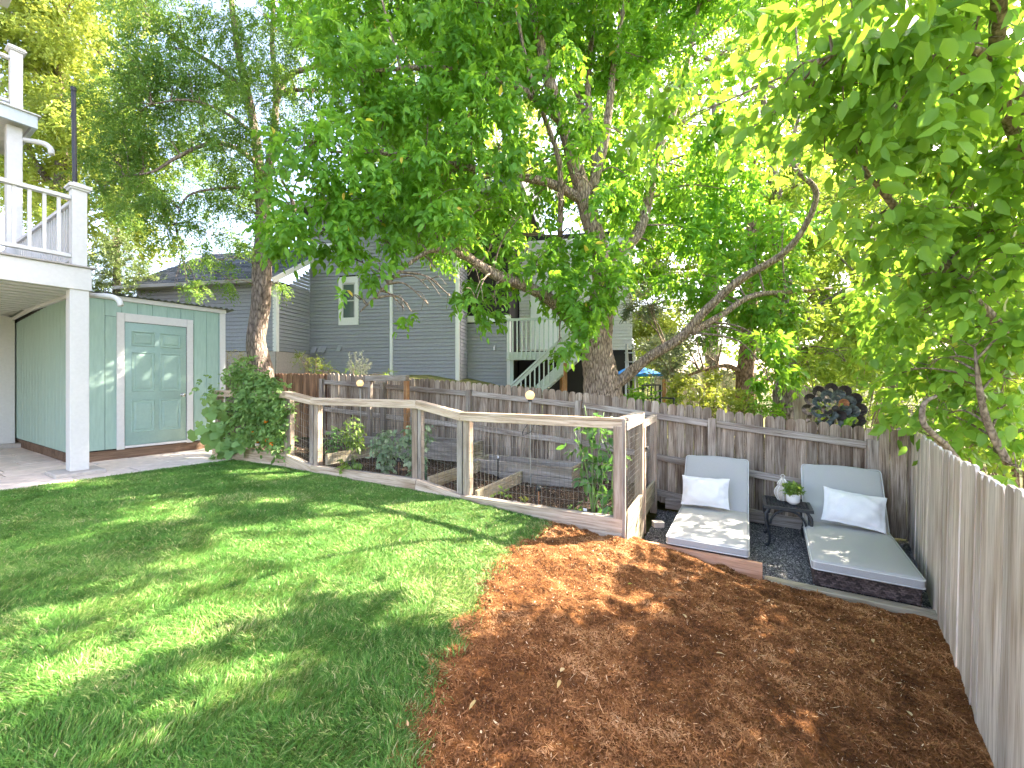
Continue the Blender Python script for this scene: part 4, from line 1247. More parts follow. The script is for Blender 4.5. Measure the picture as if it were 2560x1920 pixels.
for sy in (-1, 1):
    mb = MB(); y = sy * (td / 2 - .03)
    mb.tube([(.165 * math.cos(R(a)), y, th_ - .2 + .165 * math.sin(R(a))) for a in range(0, 181, 15)], .012, 8)
    mb.build('arch', M['black_metal'], tab, smooth=True)
for sx in (-1, 1):
    mb = MB(); x = sx * (tw / 2 - .035)
    mb.tube([(x, .20 * math.cos(R(a)), th_ - .22 + .18 * math.sin(R(a))) for a in range(0, 181, 15)], .012, 8)
    mb.build('arch', M['black_metal'], tab, smooth=True)
fr = Matrix.Rotation(TANG, 3, 'Z')
def on_table(x, y): return TC + fr @ Vector((x, y, th_ + .002))
lan = thing('lantern', 'whitewashed ribbed lantern with ring on the side table', 'lantern', on_table(-.03, .09), TANG)
prof = [(.045, 0), (.05, .008), (.062, .03), (.078, .065), (.082, .09), (.076, .12), (.058, .15), (.043, .165), (.043, .175), (.052, .185), (.046, .20), (.03, .225), (.014, .25), (.01, .26)]
mb = MB(); mb.lathe(prof[:8], 24); mb.build('body', M['whitewash'], lan, smooth=True)
mb = MB(); mb.lathe(prof[7:], 24); mb.build('lid', M['whitewash'], lan, smooth=True)
for k in range(8):
    a = 2 * math.pi * k / 8
    mb = MB(); mb.tube([((r + .002) * math.cos(a), (r + .002) * math.sin(a), z) for r, z in prof[:13]], .004, 6); mb.build('rib', M['ceramic'], lan, smooth=True)
mb = MB(); mb.tube([(.02 * math.cos(R(a)), 0, .277 + .02 * math.sin(R(a))) for a in range(0, 361, 30)], .0025, 6, False); mb.build('ring', M['ceramic'], lan)

# ------------------------------------------------------------------ leaf tools
LEAF4 = (np.array([(0, 0, 0), (.45, .5, .10), (1, 0, -.08), (.45, -.5, .10)]), np.array([(0, 3, 2), (0, 2, 1)]))
LEAF7 = (np.array([(0, 0, 0), (.48, 0, -.03), (1, 0, -.16), (.22, .40, .07), (.62, .42, .03), (.22, -.40, .07), (.62, -.42, .03)]),
         np.array([(0, 1, 3), (3, 1, 4), (4, 1, 2), (0, 5, 1), (5, 6, 1), (6, 2, 1)]))
HEART = (np.array([(0, 0, 0), (.5, 0, -.03), (1, 0, -.14), (-.08, .28, .04), (.18, .52, .08), (.6, .38, .02), (-.08, -.28, .04), (.18, -.52, .08), (.6, -.38, .02)]),
         np.array([(0, 1, 3), (3, 1, 4), (4, 1, 5), (5, 1, 2), (0, 6, 1), (6, 7, 1), (7, 8, 1), (8, 2, 1)]))
def unit(v): return v / np.maximum(np.linalg.norm(v, axis=-1, keepdims=True), 1e-9)
def leaf_geo(pos, axis, nrm, L, W, tmpl=LEAF4):
    tv, tf = tmpl
    axis = unit(axis); side = unit(np.cross(nrm, axis)); nrm = np.cross(axis, side)
    n = len(pos)
    V = pos[:, None, :] + axis[:, None, :] * (tv[None, :, 0] * L[:, None])[:, :, None] + side[:, None, :] * (tv[None, :, 1] * W[:, None])[:, :, None] + nrm[:, None, :] * (tv[None, :, 2] * L[:, None])[:, :, None]
    Fc = (np.arange(n) * len(tv))[:, None, None] + tf[None]
    return V.reshape(-1, 3), Fc.reshape(-1, 3), len(tf)
def sprays(pos, dirs, k, rach, L, W, tmpl=LEAF4, droop=.3, jit=.25, pair=True, colbase=None):
    """k leaflets along a rachis from each pos in direction dirs"""
    n = len(pos)
    dirs = unit(dirs)
    upv = np.array([0, 0, 1.0]) + .5 * RNG.normal(size=(n, 3))
    side = unit(np.cross(upv, dirs)); nr = np.cross(dirs, side)
    P, A, N = [], [], []
    for i in range(k):
        f = (i // 2 + .6) / ((k + 1) // 2) if pair else (i + .6) / k
        sg = 1 if i % 2 else -1
        if i == k - 1: sg = 0; f = 1.0
        sag = np.zeros((n, 3)); sag[:, 2] = -droop * rach * f * f
        p = pos + dirs * (rach * f) + sag
        ax = dirs * (.55 if sg else 1) + side * (sg * .8) + np.array([0, 0, -droop * .9]) + jit * RNG.normal(size=(n, 3))
        P.append(p); A.append(ax); N.append(nr + .35 * RNG.normal(size=(n, 3)))
    P = np.concatenate(P); A = np.concatenate(A); N = np.concatenate(N)
    m = len(P)
    sz = .5 + .8 * RNG.random(m) ** .8
    col = np.tile(colbase, k) if colbase is not None else np.full(m, .5)
    col = np.clip(col + .5 * (RNG.random(m) - .5), 0, .97)
    col = np.where(RNG.random(m) > .996, 1.0, col)
    V, Fc, nf = leaf_geo(P, A, N, L * sz, W * sz, tmpl)
    return V, Fc, np.repeat(col, nf)
def ball(n, c, r):
    v = unit(RNG.normal(size=(n, 3))) * (RNG.random((n, 1)) ** .42)
    return np.array(c)[None] + v * np.array(r)[None], v
# openings cut in the crowns to put sun patches on the yard (ground patch centre, half axes in metres)
LIT = []
def lit_px(px, py, rx, ry, gz=-.2):
    d = (EYE - gz) * F / (py - 955)
    y0 = (EYE - gz) * F / (py - ry - 955); y1 = (EYE - gz) * F / (py + ry - 955)
    p = at(px, py, d)
    LIT.append((p.x, p.y, rx * d / F + .12, max(.06, (y0 - y1) / 2) + .12))
for a in [(220, 1285, 240, 17), (70, 1252, 90, 12), (310, 1322, 130, 18), (640, 1385, 280, 42), (1000, 1395, 240, 75), (400, 1440, 110, 15), (510, 1560, 95, 30), (225, 1468, 28, 13), (385, 1633, 70, 26), (470, 1735, 110, 30), (45, 1720, 60, 45), (165, 1560, 34, 16), (590, 1284, 50, 13), (960, 1560, 100, 26), (830, 1500, 160, 28), (1150, 1330, 60, 12)]: lit_px(*a)
for a in [(1300, 1430, 62, 18), (1400, 1420, 75, 17), (1430, 1465, 120, 17), (1525, 1510, 75, 15), (1390, 1580, 22, 8)]: lit_px(*a, -.3)
def shed_pt(px, py):
    u = (px - 1280) / F
    # intersection with the shed front plane
    q0 = C0 + A_ * .02 + B_ * 1.05
    t_ = (q0.x * B_.x + q0.y * B_.y) / (u * B_.x + B_.y)
    return at(px, py, t_)
SUNV = np.array(SUN_DIR)
RAYS = [(np.array(q), r) for q, r in [((2.36, 5.19, -.15), .15)]]  # further openings cut so sun spots reach pillow, bushes and shed
RAYS += [(np.array(q) + SUNV * 1.0, r) for q, r in [((4.3, 10.4, .4), .8), ((5.0, 8.8, .2), .6), ((4.6, 12.6, 1.0), .9), ((4.0, 11.2, 1.8), .8), ((5.2, 11.2, 1.9), .7)]]
RAYS += [(np.array(shed_pt(px, py)), r * .0066) for px, py, r in [(253, 813, 17), (232, 842, 16), (274, 922, 26), (290, 905, 20), (380, 925, 16), (262, 866, 16), (403, 840, 10), (312, 960, 14), (238, 900, 13), (345, 890, 13)]]
def open_mask(p):
    """True where foliage is kept, outside the openings cut for sunlight"""
    g = p - SUNV[None] * ((p[:, 2:3] + .22) / SUNV[2])
    keep = np.ones(len(p), bool)
    wob = 1 + .9 * vnoise(g[:, 0] * 5, g[:, 1] * 5)
    for cx, cy, rx, ry in LIT:
        keep &= ((g[:, 0] - cx) / rx) ** 2 + ((g[:, 1] - cy) / ry) ** 2 > wob
    for q, r in RAYS:
        w = p - q; t = w @ SUNV
        dist = np.linalg.norm(w - t[:, None] * SUNV[None], axis=1)
        keep &= (dist > r) | (t < 0)
    return keep | (RNG.random(len(p)) < .03)
def shade_clump(pt, d, r):  # leaf clump added on a point's sun ray to shade it
    c = Vector(pt) + SUN_DIR * d
    return (c, (r, r, r * .7))
def clump(px, py, d, rpx, ry=None, depth=None):
    c = at(px, py, d)
    r = rpx * d / F
    return (c, (r, (depth or r * .9), (ry or rpx * .8) * d / F))
def crown(clumps, dens, k, rach, L, W, tmpl, droop=.3, out=.6, down=.3):
    Vs, Fs, Cs = [], [], []; off = 0
    for c, r in clumps:
        n = max(3, int(dens * (r[0] * r[2] + r[0] * r[1]) * 1.6))
        # small sub-clusters inside the clump so that gaps and tufts form
        ns = max(2, n // 9)
        sub, _ = ball(ns, c, r)
        pick = RNG.integers(0, ns, n)
        p = sub[pick] + RNG.normal(size=(n, 3)) * (.14 * r[0] + .03)
        km = open_mask(p); p = p[km]; pick = pick[km]; n = len(p)
        if n < 2: continue
        v = unit(p - np.array(c))
        d = v * out + np.array([0, 0, -down]) + .55 * RNG.normal(size=(n, 3))
        base = np.clip(.42 + .32 * (RNG.random() - .5) + .3 * (RNG.random(ns)[pick] - .5), 0, 1)
        V, Fc, C = sprays(p, d, k, rach, L, W, tmpl, droop, colbase=base)
        Vs.append(V); Fs.append(Fc + off); Cs.append(C); off += len(V)
    return np.concatenate(Vs), np.concatenate(Fs), np.concatenate(Cs)
def twigs(mb, limb_pts, clumps, r0=.022, per=4):
    lp = [Vector(p) for p in limb_pts]
    for c, r in clumps:
        cc = Vector(c)
        q = min(lp, key=lambda p: (p - cc).length + .35 * max(0, p.z - cc.z))
        mid = q.lerp(cc, .5) + Vector((random.uniform(-.12, .12), random.uniform(-.1, .1), random.uniform(.02, .25))) * min(1.0, (q - cc).length)
        pts = catmull([q, mid, cc], 5)
        mb.tube(pts, lerp_r([r0, r0 * .62, r0 * .3], len(pts)), 5, False)
        for _ in range(per):
            e = cc + Vector((random.uniform(-1, 1) * r[0], random.uniform(-1, 1) * r[1], random.uniform(-.9, .9) * r[2])) * .85
            s_ = pts[random.randint(len(pts) // 2, len(pts) - 1)]
            m2 = s_.lerp(e, .5) + Vector((0, 0, random.uniform(0, .12)))
            mb.tube(catmull([s_, m2, e], 3), lerp_r([r0 * .38, r0 * .25, r0 * .12], 7), 4, False)
def tree(name, label, cat, base, limbs, clumps, bark_m, leaf_m, dens, k, rach, L, W, tmpl=LEAF4, droop=.3, down=.3, group=None, twig_r=.02, per=4, tn=14, out=.6, jit=.03):
    t = thing(name, label, cat, base, 0, group)
    b = Vector(base)
    mb = MB(); lp = []
    for i, (pts, rad) in enumerate(limbs):
        cp = catmull(pts, 6)
        rr = lerp_r(rad, len(cp))
        mb.tube([p - b for p in cp], rr, tn if rr[0] > .08 else 8, True, jit)
        lp += cp
    mb.build('trunk', bark_m, t, smooth=True)
    if clumps:
        if twig_r:
            mb = MB(); twigs(mb, [p - b for p in lp], [(Vector(c) - b, r) for c, r in clumps], twig_r, per)
            mb.build('branches', M['bark_limb'], t, smooth=True)['kind'] = 'stuff'
        V, Fc, C = crown(clumps, dens, k, rach, L, W, tmpl, droop, out, down)
        link('crown', np_mesh('crown', V - np.array(b)[None], Fc, leaf_m, C), t)
    return t

random.seed(21)
# ------------------------------------------------------------------ the big tree behind the fence
ZT = 7.35
tb = at(1512, 1010, ZT); tb.z = -.5
limbs = [
    ([at(1512, 1130, ZT), at(1508, 1000, ZT), at(1500, 930, ZT), at(1492, 870, ZT), at(1500, 790, ZT), at(1508, 700, ZT), at(1490, 600, ZT), at(1462, 500, ZT), at(1440, 420, ZT - .1), at(1405, 300, ZT - .2), at(1370, 190, ZT - .3), at(1340, 60, ZT - .4), at(1300, -120, ZT - .5)],
     [.38, .34, .29, .26, .23, .185, .165, .15, .13, .105, .09, .075, .05]),
    ([at(1520, 970, ZT), at(1560, 945, ZT - .1), at(1620, 895, ZT - .3), at(1700, 845, ZT - .5), at(1760, 780, ZT - .7), at(1850, 700, ZT - 1.0), at(1950, 640, ZT - 1.3), at(2010, 570, ZT - 1.5), at(2040, 480, ZT - 1.7), at(1985, 415, ZT - 1.8), at(1985, 340, ZT - 1.9), at(2010, 250, ZT - 2.0)],
     [.115, .098, .084, .076, .068, .058, .048, .04, .035, .03, .024, .016]),
    ([at(1730, 830, ZT - .6), at(1800, 790, ZT - .4), at(1880, 740, ZT - .3), at(1980, 730, ZT - .2), at(2080, 720, ZT)], [.065, .055, .046, .036, .02]),
    ([at(1490, 860, ZT), at(1455, 830, ZT - .2), at(1420, 790, ZT - .4), at(1370, 745, ZT - .6), at(1300, 710, ZT - .9), at(1240, 690, ZT - 1.1), at(1160, 640, ZT - 1.3), at(1090, 625, ZT - 1.5), at(1050, 640, ZT - 1.6), at(1000, 680, ZT - 1.7), at(900, 780, ZT - 1.8)],
     [.15, .135, .115, .095, .082, .068, .052, .04, .028, .018, .008]),
    ([at(1470, 520, ZT), at(1490, 420, ZT + .1), at(1478, 330, ZT + .2), at(1470, 230, ZT + .3), at(1480, 90, ZT + .4), at(1500, -100, ZT + .5)], [.10, .085, .07, .055, .042, .025]),
    ([at(1478, 480, ZT), at(1510, 360, ZT + .1), at(1525, 250, ZT + .2), at(1540, 120, ZT + .3), at(1580, -80, ZT + .4)], [.09, .08, .065, .05, .03]),
    ([at(1500, 660, ZT), at(1590, 590, ZT + .3), at(1620, 500, ZT + .4), at(1640, 400, ZT + .5), at(1680, 290, ZT + .6), at(1720, 150, ZT + .7), at(1760, -60, ZT + .8)], [.11, .10, .09, .078, .065, .045, .025]),
    ([at(1400, 590, ZT - .1), at(1402, 480, ZT - .3), at(1395, 390, ZT - .4), at(1360, 290, ZT - .5), at(1320, 170, ZT - .6), at(1290, 20, ZT - .7)], [.045, .05, .045, .04, .035, .02]),
    ([at(1455, 500, ZT), at(1380, 460, ZT - .3), at(1290, 440, ZT - .6), at(1180, 420, ZT - .9), at(1060, 400, ZT - 1.2), at(940, 380, ZT - 1.4), at(830, 380, ZT - 1.5)], [.09, .075, .06, .05, .04, .03, .015]),
    ([at(1400, 300, ZT - .2), at(1300, 220, ZT - .6), at(1180, 180, ZT - .9), at(1050, 170, ZT - 1.2), at(900, 180, ZT - 1.4)], [.07, .055, .045, .035, .015]),
    ([at(1300, 710, ZT - .9), at(1200, 660, ZT - 1.0), at(1120, 600, ZT - 1.1), at(1000, 560, ZT - 1.2), at(880, 560, ZT - 1.3), at(760, 600, ZT - 1.3)], [.06, .05, .045, .035, .025, .012]),
    ([at(1480, 330, ZT + .2), at(1440, 200, ZT + .8), at(1500, 60, ZT + 1.4), at(1560, -160, ZT + 1.8)], [.07, .06, .05, .03]),
]
cl = []
random.seed(33)
spec = [(900, 190, 110, -1.4), (1030, 170, 115, -1.2), (1150, 190, 110, -1.0), (1260, 190, 95, -.7), (1190, 300, 100, -1.2), (1060, 310, 115, -1.4), (960, 300, 90, -1.5), (860, 370, 80, -1.6),
        (1010, 420, 115, -1.5), (1150, 410, 105, -1.3), (1260, 340, 60, -1.0), (900, 460, 95, -1.6), (800, 470, 75, -1.7), (1080, 520, 105, -1.5), (1200, 520, 90, -1.2), (960, 530, 78, -1.5), (830, 525, 68, -1.6), (740, 550, 50, -1.7),
        (700, 480, 55, -1.7), (760, 380, 60, -1.7), (640, 530, 36, -1.7), (700, 590, 28, -1.7),
        (1140, 590, 74, -1.5), (1040, 610, 56, -1.6), (1230, 610, 75, -1.2), (1090, 670, 50, -1.5), (1170, 690, 55, -1.4), (1075, 725, 34, -1.6), (1125, 740, 38, -1.5), (975, 700, 22, -1.7), (940, 670, 20, -1.8), (1030, 780, 20, -1.6), (900, 750, 18, -1.8), (870, 600, 36, -1.7), (800, 605, 28, -1.7), (950, 610, 34, -1.7),
        (1240, 760, 38, -1.2), (1320, 620, 62, -.9), (1300, 540, 70, -.8), (1390, 640, 55, -.5), (1330, 450, 40, -.6), (1290, 420, 45, -.9),
        (1370, 110, 90, 0), (1480, 110, 90, .5), (1590, 140, 100, .6), (1700, 130, 110, .3), (1560, 230, 85, .6), (1650, 250, 100, .2), (1470, 200, 55, .9), (1560, 340, 80, .4), (1650, 370, 85, 0), (1740, 330, 100, -.5), (1570, 440, 75, .2),
        (1530, 520, 62, 0), (1430, 590, 48, -.5), (1470, 690, 62, -.6), (1530, 660, 52, -.5), (1430, 760, 48, -.8), (1500, 770, 46, -.8), (1550, 720, 40, -.5), (1380, 730, 40, -.9), (1460, 830, 30, -1.0), (1400, 860, 22, -1.0), (1510, 590, 45, -.3),
        (1610, 590, 50, -.4), (1640, 660, 50, -.4), (1730, 480, 75, -.6), (1760, 590, 80, -.9), (1700, 700, 55, -1.0), (1790, 700, 70, -1.2), (1850, 600, 85, -1.3), (1850, 480, 85, -1.3), (1880, 750, 60, -1.3), (1800, 790, 45, -1.2), (1940, 700, 65, -1.4), (1960, 560, 75, -1.6), (1830, 400, 90, -1.2), (1840, 250, 110, -1.0),
        (1950, 800, 45, -1.3), (2000, 780, 50, -1.0), (1900, 860, 40, -1.2), (1970, 910, 36, -1.2), (1930, 960, 28, -1.2),
        (1350, 660, 35, -1.0), (1280, 690, 40, -1.1), (1070, 760, 32, -1.6), (1010, 770, 22, -1.6), (930, 690, 22, -1.8), (870, 640, 30, -1.7), (1190, 750, 34, -1.4), (1460, 440, 60, -.9), (1400, 500, 50, -.9), (1510, 460, 60, -.7), (1440, 280, 45, -1.0), (1380, 180, 70, -1.0), (1500, 330, 50, -.8)]
for px, py, r, dz in spec:
    if 1590 < px < 2010 and 380 < py < 860: dz += 1.5        # foliage behind the long low limb
    cl.append(clump(px, py, ZT + dz + random.uniform(-.25, .25), r, r * .78, .55))
for i in range(26):   # the part of the crown above the frame
    cl.append(clump(random.uniform(800, 2000), random.uniform(-260, 60), ZT + random.uniform(-1.4, 1.4), random.uniform(90, 140), None, .8))
for z in (.5, 1.2, 1.9, 2.5):  # clumps added to keep the sun off the shed front
    for a_ in (-.4, .3, .9, 1.5, 2.1):
        q0 = C0 + A_ * a_ + B_ * 1.0; q0.z = z
        cl.append(shade_clump(q0, 6.0 + random.uniform(-.6, .9), .55))
for a_ in (-1.2, -.4, .6, 1.4):  # clumps added to shade the paving beside the shed
    q0 = C0 + A_ * a_ + B_ * .2; q0.z = 0
    cl.append(shade_clump(q0, 7.5, .6))
for i in range(44):   # the far side of the crown
    px, py = random.uniform(700, 1900), random.uniform(-150, 560)
    if 1290 < px < 1400 and 240 < py < 420: continue
    d = random.uniform(8.0, 10.6)
    cl.append(clump(px, py, d, random.uniform(75, 120) * 7 / d * 1.1, None, .8))
tree('shade_tree', 'big shade tree with forked furrowed trunk and low arching limbs behind the picket fence', 'tree', tb, limbs, cl, M['bark_main'], M['leaf_main'], 112, 7, .20, .118, .056, LEAF7, .45, .55, twig_r=.02, per=3, tn=28, jit=.035)

# ------------------------------------------------------------------ feathery tree in front of the house
ZL = 9.7
lb = at(655, 930, ZL); lb.z = nground(lb.x, lb.y) - .1
limbs = [
    ([lb, at(648, 900, ZL), at(640, 850, ZL), at(652, 760, ZL), at(655, 660, ZL), at(660, 560, ZL), at(650, 450, ZL), at(640, 350, ZL), at(620, 240, ZL), at(600, 150, ZL), at(580, 20, ZL), at(560, -150, ZL)], [.30, .23, .195, .195, .20, .17, .12, .10, .09, .075, .06, .03]),
    ([at(662, 560, ZL), at(668, 450, ZL + .1), at(685, 330, ZL + .2), at(690, 220, ZL + .3), at(680, 100, ZL + .4), at(690, -60, ZL + .5)], [.12, .10, .08, .065, .05, .03]),
    ([at(688, 260, ZL), at(720, 190, ZL), at(790, 165, ZL), at(850, 120, ZL), at(930, 40, ZL)], [.07, .06, .05, .04, .02]),
    ([at(690, 240, ZL), at(740, 225, ZL), at(820, 225, ZL), at(900, 200, ZL), at(960, 230, ZL)], [.05, .045, .035, .025, .01]),
    ([at(625, 240, ZL), at(560, 180, ZL), at(500, 140, ZL - .1), at(440, 100, ZL - .2), at(380, 60, ZL - .2)], [.06, .05, .04, .03, .012]),
    ([at(655, 420, ZL), at(590, 370, ZL - .3), at(520, 360, ZL - .5), at(440, 395, ZL - .7), at(380, 430, ZL - .8), at(310, 440, ZL - .9)], [.07, .055, .045, .035, .025, .01]),
    ([at(655, 470, ZL), at(560, 470, ZL - .3), at(470, 490, ZL - .5), at(440, 560, ZL - .6)], [.04, .03, .022, .01]),
    ([at(680, 640, ZL), at(720, 590, ZL), at(735, 520, ZL), at(700, 440, ZL)], [.07, .06, .05, .02]),
    ([at(640, 340, ZL), at(560, 280, ZL - .4), at(470, 250, ZL - .8), at(380, 260, ZL - 1.0)], [.045, .035, .025, .01]),
]
cl = []
for px, py, r in [(330, 150, 70), (400, 130, 60), (470, 180, 60), (300, 240, 70), (380, 240, 65), (460, 270, 55), (540, 260, 60), (300, 330, 60), (350, 370, 55), (420, 350, 50), (520, 330, 50), (560, 380, 50), (280, 400, 50), (340, 470, 45), (400, 440, 42), (460, 420, 45), (540, 430, 45), (600, 400, 45),
                  (440, 520, 40), (500, 500, 42), (380, 540, 42), (560, 510, 40), (420, 600, 32), (500, 580, 34), (570, 600, 30), (300, 520, 45), (250, 470, 45), (480, 640, 22), (540, 650, 22),
                  (550, 160, 60), (620, 120, 60), (700, 150, 60), (780, 130, 55), (850, 200, 45), (760, 260, 45), (860, 280, 40), (660, 250, 50), (610, 310, 45), (720, 330, 40), (560, 60, 70), (660, 40, 70), (760, 50, 70), (450, 50, 80), (350, 40, 80), (860, 80, 60),
                  (700, 400, 35), (620, 620, 20), (680, 710, 22), (690, 600, 25), (640, 550, 25), (790, 330, 40), (820, 400, 40), (900, 330, 40), (470, 720, 20), (560, 700, 18), (420, 200, 60), (350, 300, 60), (260, 300, 60), (500, 230, 55), (440, 330, 50), (330, 200, 60), (590, 200, 50), (590, 330, 45), (480, 380, 45), (400, 490, 40), (330, 420, 45), (660, 180, 50), (740, 200, 45), (820, 150, 45), (620, 460, 40), (580, 480, 40)]:
    cl.append(clump(px, py, ZL + random.uniform(-1.0, .6), r, r * .75, .6))
for i in range(14): cl.append(clump(random.uniform(300, 950), random.uniform(-280, -20), ZL + random.uniform(-1, 1), 100, None, .9))
tree('locust_tree', 'feathery leaved tree with forked pale trunk standing before the grey house', 'tree', lb, limbs, cl, M['bark_left'], M['leaf_locust'], 190, 11, .26, .072, .025, LEAF4, .35, .45, twig_r=.018, per=5, tn=20)

# ------------------------------------------------------------------ near tree over the right fence (broad leaves)
nb = Vector((5.6, 4.4, -.7))
limbs = [
    ([nb, nb + Vector((.02, 0, .8)), at(2620, 930, 4.1), at(2545, 880, 4.0), at(2480, 800, 3.9), at(2420, 740, 3.8), at(2330, 620, 3.7), at(2240, 520, 3.6), at(2180, 450, 3.5)], [.10, .09, .075, .062, .055, .05, .04, .03, .015]),
    ([at(2580, 905, 4.05), at(2640, 700, 3.9), at(2600, 500, 3.6), at(2560, 350, 3.4), at(2540, 220, 3.2), at(2450, 130, 3.0), at(2300, 150, 2.9)], [.07, .06, .05, .045, .04, .03, .015]),
    ([at(2400, 1160, 3.6), at(2360, 1110, 3.55), at(2310, 1060, 3.5), at(2310, 1010, 3.5), at(2340, 990, 3.5)], [.03, .026, .022, .018, .012]),
    ([at(2520, 1160, 3.5), at(2470, 1060, 3.5), at(2450, 980, 3.5), at(2440, 900, 3.5)], [.03, .026, .022, .012]),
    ([at(2540, 220, 3.2), at(2420, 200, 3.1), at(2300, 140, 3.0), at(2150, 120, 2.9), at(2050, 150, 2.8)], [.03, .026, .02, .015, .008]),
    ([at(2640, 700, 3.9), at(2900, 400, 3.4), at(3200, 100, 2.6)], [.06, .05, .03]),
    ([at(2600, 500, 3.6), at(2500, 200, 3.0), at(2500, -200, 2.4), at(2400, -500, 2.2)], [.05, .045, .035, .02]),
]
cl = []
for px, py, r, d in [(1960, 210, 55, 3.0), (2050, 160, 70, 2.9), (2150, 150, 75, 2.9), (2270, 140, 80, 3.0), (2400, 150, 85, 3.0), (2520, 160, 80, 3.1), (1920, 300, 40, 3.1), (2010, 290, 55, 3.0), (2110, 270, 70, 3.0), (2220, 280, 80, 3.1), (2340, 280, 80, 3.1), (2460, 300, 80, 3.2), (2550, 340, 60, 3.2),
                     (2140, 380, 55, 3.1), (2230, 420, 70, 3.3), (2350, 410, 80, 3.3), (2470, 430, 80, 3.4), (2560, 470, 60, 3.4), (2140, 470, 40, 3.2), (2260, 530, 65, 3.5), (2370, 540, 75, 3.5), (2480, 560, 75, 3.6), (2290, 630, 60, 3.7), (2390, 660, 65, 3.7), (2490, 670, 70, 3.7), (2560, 720, 55, 3.7),
                     (2260, 720, 50, 3.9), (2340, 760, 50, 3.9), (2450, 820, 55, 3.6), (2540, 850, 55, 3.6), (2360, 860, 50, 3.9), (2270, 820, 40, 4.1), (2470, 920, 50, 3.5), (2550, 960, 50, 3.5), (2390, 960, 42, 3.7), (2300, 930, 38, 4.0), (2230, 940, 36, 4.4), (2500, 1030, 42, 3.5), (2430, 1040, 38, 3.6), (2550, 1080, 40, 3.4), (2350, 1040, 36, 3.8), (2260, 1030, 34, 4.6), (2200, 1040, 26, 5.0), (2480, 1120, 32, 3.5), (2550, 1170, 26, 3.3), (2310, 1090, 20, 4.2), (2420, 1120, 24, 3.6), (2560, 560, 60, 3.3), (2570, 640, 60, 3.3), (2500, 620, 60, 3.3), (2430, 520, 60, 3.1), (2420, 700, 55, 3.4), (2340, 690, 50, 3.6), (2300, 780, 45, 4.0), (2400, 780, 50, 3.7), (2500, 760, 55, 3.5), (2560, 800, 50, 3.4), (2420, 860, 45, 3.6), (2510, 980, 45, 3.4), (2330, 900, 40, 3.9), (2180, 560, 55, 3.5), (2180, 650, 50, 3.9), (2190, 760, 45, 4.3), (2060, 380, 50, 3.0), (2200, 330, 60, 3.0)]:
    cl.append(clump(px, py, d + random.uniform(-.1, .25), r, r * .8, .35))
for i in range(13):   # crown above and to the right of the frame, it shades the yard
    cl.append((Vector((random.uniform(2.2, 6.5), random.uniform(-.5, 4.6), random.uniform(3.2, 5.2))), (.65, .65, .4)))
for px, py, d in [(2050, 40, 2.8), (2250, 30, 2.8), (2450, 30, 2.9), (2150, -60, 2.7), (2350, -60, 2.7), (2550, 60, 3.0)]:
    cl.append(clump(px, py, d, 80, 70, .4))
for q0 in [(1.2, 2.5, -.4), (1.8, 2.8, -.5), (.8, 1.8, -.4), (1.6, 1.9, -.5), (2.3, 3.1, -.6), (1.2, 3.3, -.45), (2.0, 2.2, -.6), (.4, 1.6, -.35)]:  # foliage added to shade the mulch
    cl.append(shade_clump(q0, 5.4 + random.uniform(-.4, .8), .55))
for q0 in [(-1.4, 1.75, -.2), (-.8, 1.6, -.2), (-2.0, 2.1, -.2), (-2.6, 2.35, -.15), (-.7, 2.1, -.2), (-1.5, 2.3, -.2), (.1, 2.2, -.25), (.7, 2.6, -.35), (.5, 3.3, -.3)]:  # foliage added to shade the near lawn and mulch edge
    cl.append(shade_clump(q0, 6.3 + random.uniform(-.5, 1.0), .52))
for q0 in [(2.9, 4.2, -.35), (2.4, 4.6, -.35), (3.4, 4.4, -.3), (3.1, 3.7, -.35), (2.1, 4.3, -.35), (3.7, 4.6, .1)]:  # foliage added to shade the loungers
    cl.append(shade_clump(q0, 4.0 + random.uniform(-.3, .5), .52))
tree('overhanging_tree', 'leafy tree with large bright leaves overhanging the board fence at right', 'tree', nb, limbs, cl, M['bark_limb'], M['leaf_right'], 80, 5, .22, .125, .072, LEAF7, .5, .5, twig_r=.012, per=4)

# ------------------------------------------------------------------ background trees
def clumps_box(n, px0, px1, py0, py1, d0, d1, r0, r1, depth=None):
    return [clump(random.uniform(px0, px1), random.uniform(py0, py1), random.uniform(d0, d1), random.uniform(r0, r1), None, depth) for _ in range(n)]
b0 = at(150, 800, 19); b0.z = 0
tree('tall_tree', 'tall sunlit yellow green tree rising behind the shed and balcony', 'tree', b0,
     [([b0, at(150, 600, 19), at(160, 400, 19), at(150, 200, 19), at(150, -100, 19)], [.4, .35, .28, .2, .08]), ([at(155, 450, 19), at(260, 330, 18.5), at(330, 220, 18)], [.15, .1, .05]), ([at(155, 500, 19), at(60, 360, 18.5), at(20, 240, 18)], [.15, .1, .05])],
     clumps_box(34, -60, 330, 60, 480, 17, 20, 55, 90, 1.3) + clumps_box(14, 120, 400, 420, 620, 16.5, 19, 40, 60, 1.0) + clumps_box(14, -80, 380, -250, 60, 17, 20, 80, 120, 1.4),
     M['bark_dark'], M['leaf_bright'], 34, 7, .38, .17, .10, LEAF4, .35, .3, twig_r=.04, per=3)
b0 = at(290, 800, 13.5); b0.z = .4
cl = [clump(290 + s * 40 * (1 - i / 9) * 2.0, 740 - i * 18, 13.5 + random.uniform(-.4, .4), 52 * (1 - i / 12), 20, .6) for i in range(9) for s in (-1, 0, 1)]
tree('spruce_tree', 'blue green spruce between the shed roof and the grey house', 'tree', b0, [([b0, at(292, 700, 13.5), at(296, 570, 13.5)], [.15, .1, .02])], cl, M['bark_dark'], M['leaf_spruce'], 110, 9, .2, .08, .024, LEAF4, .1, -.1, twig_r=.02, per=3)
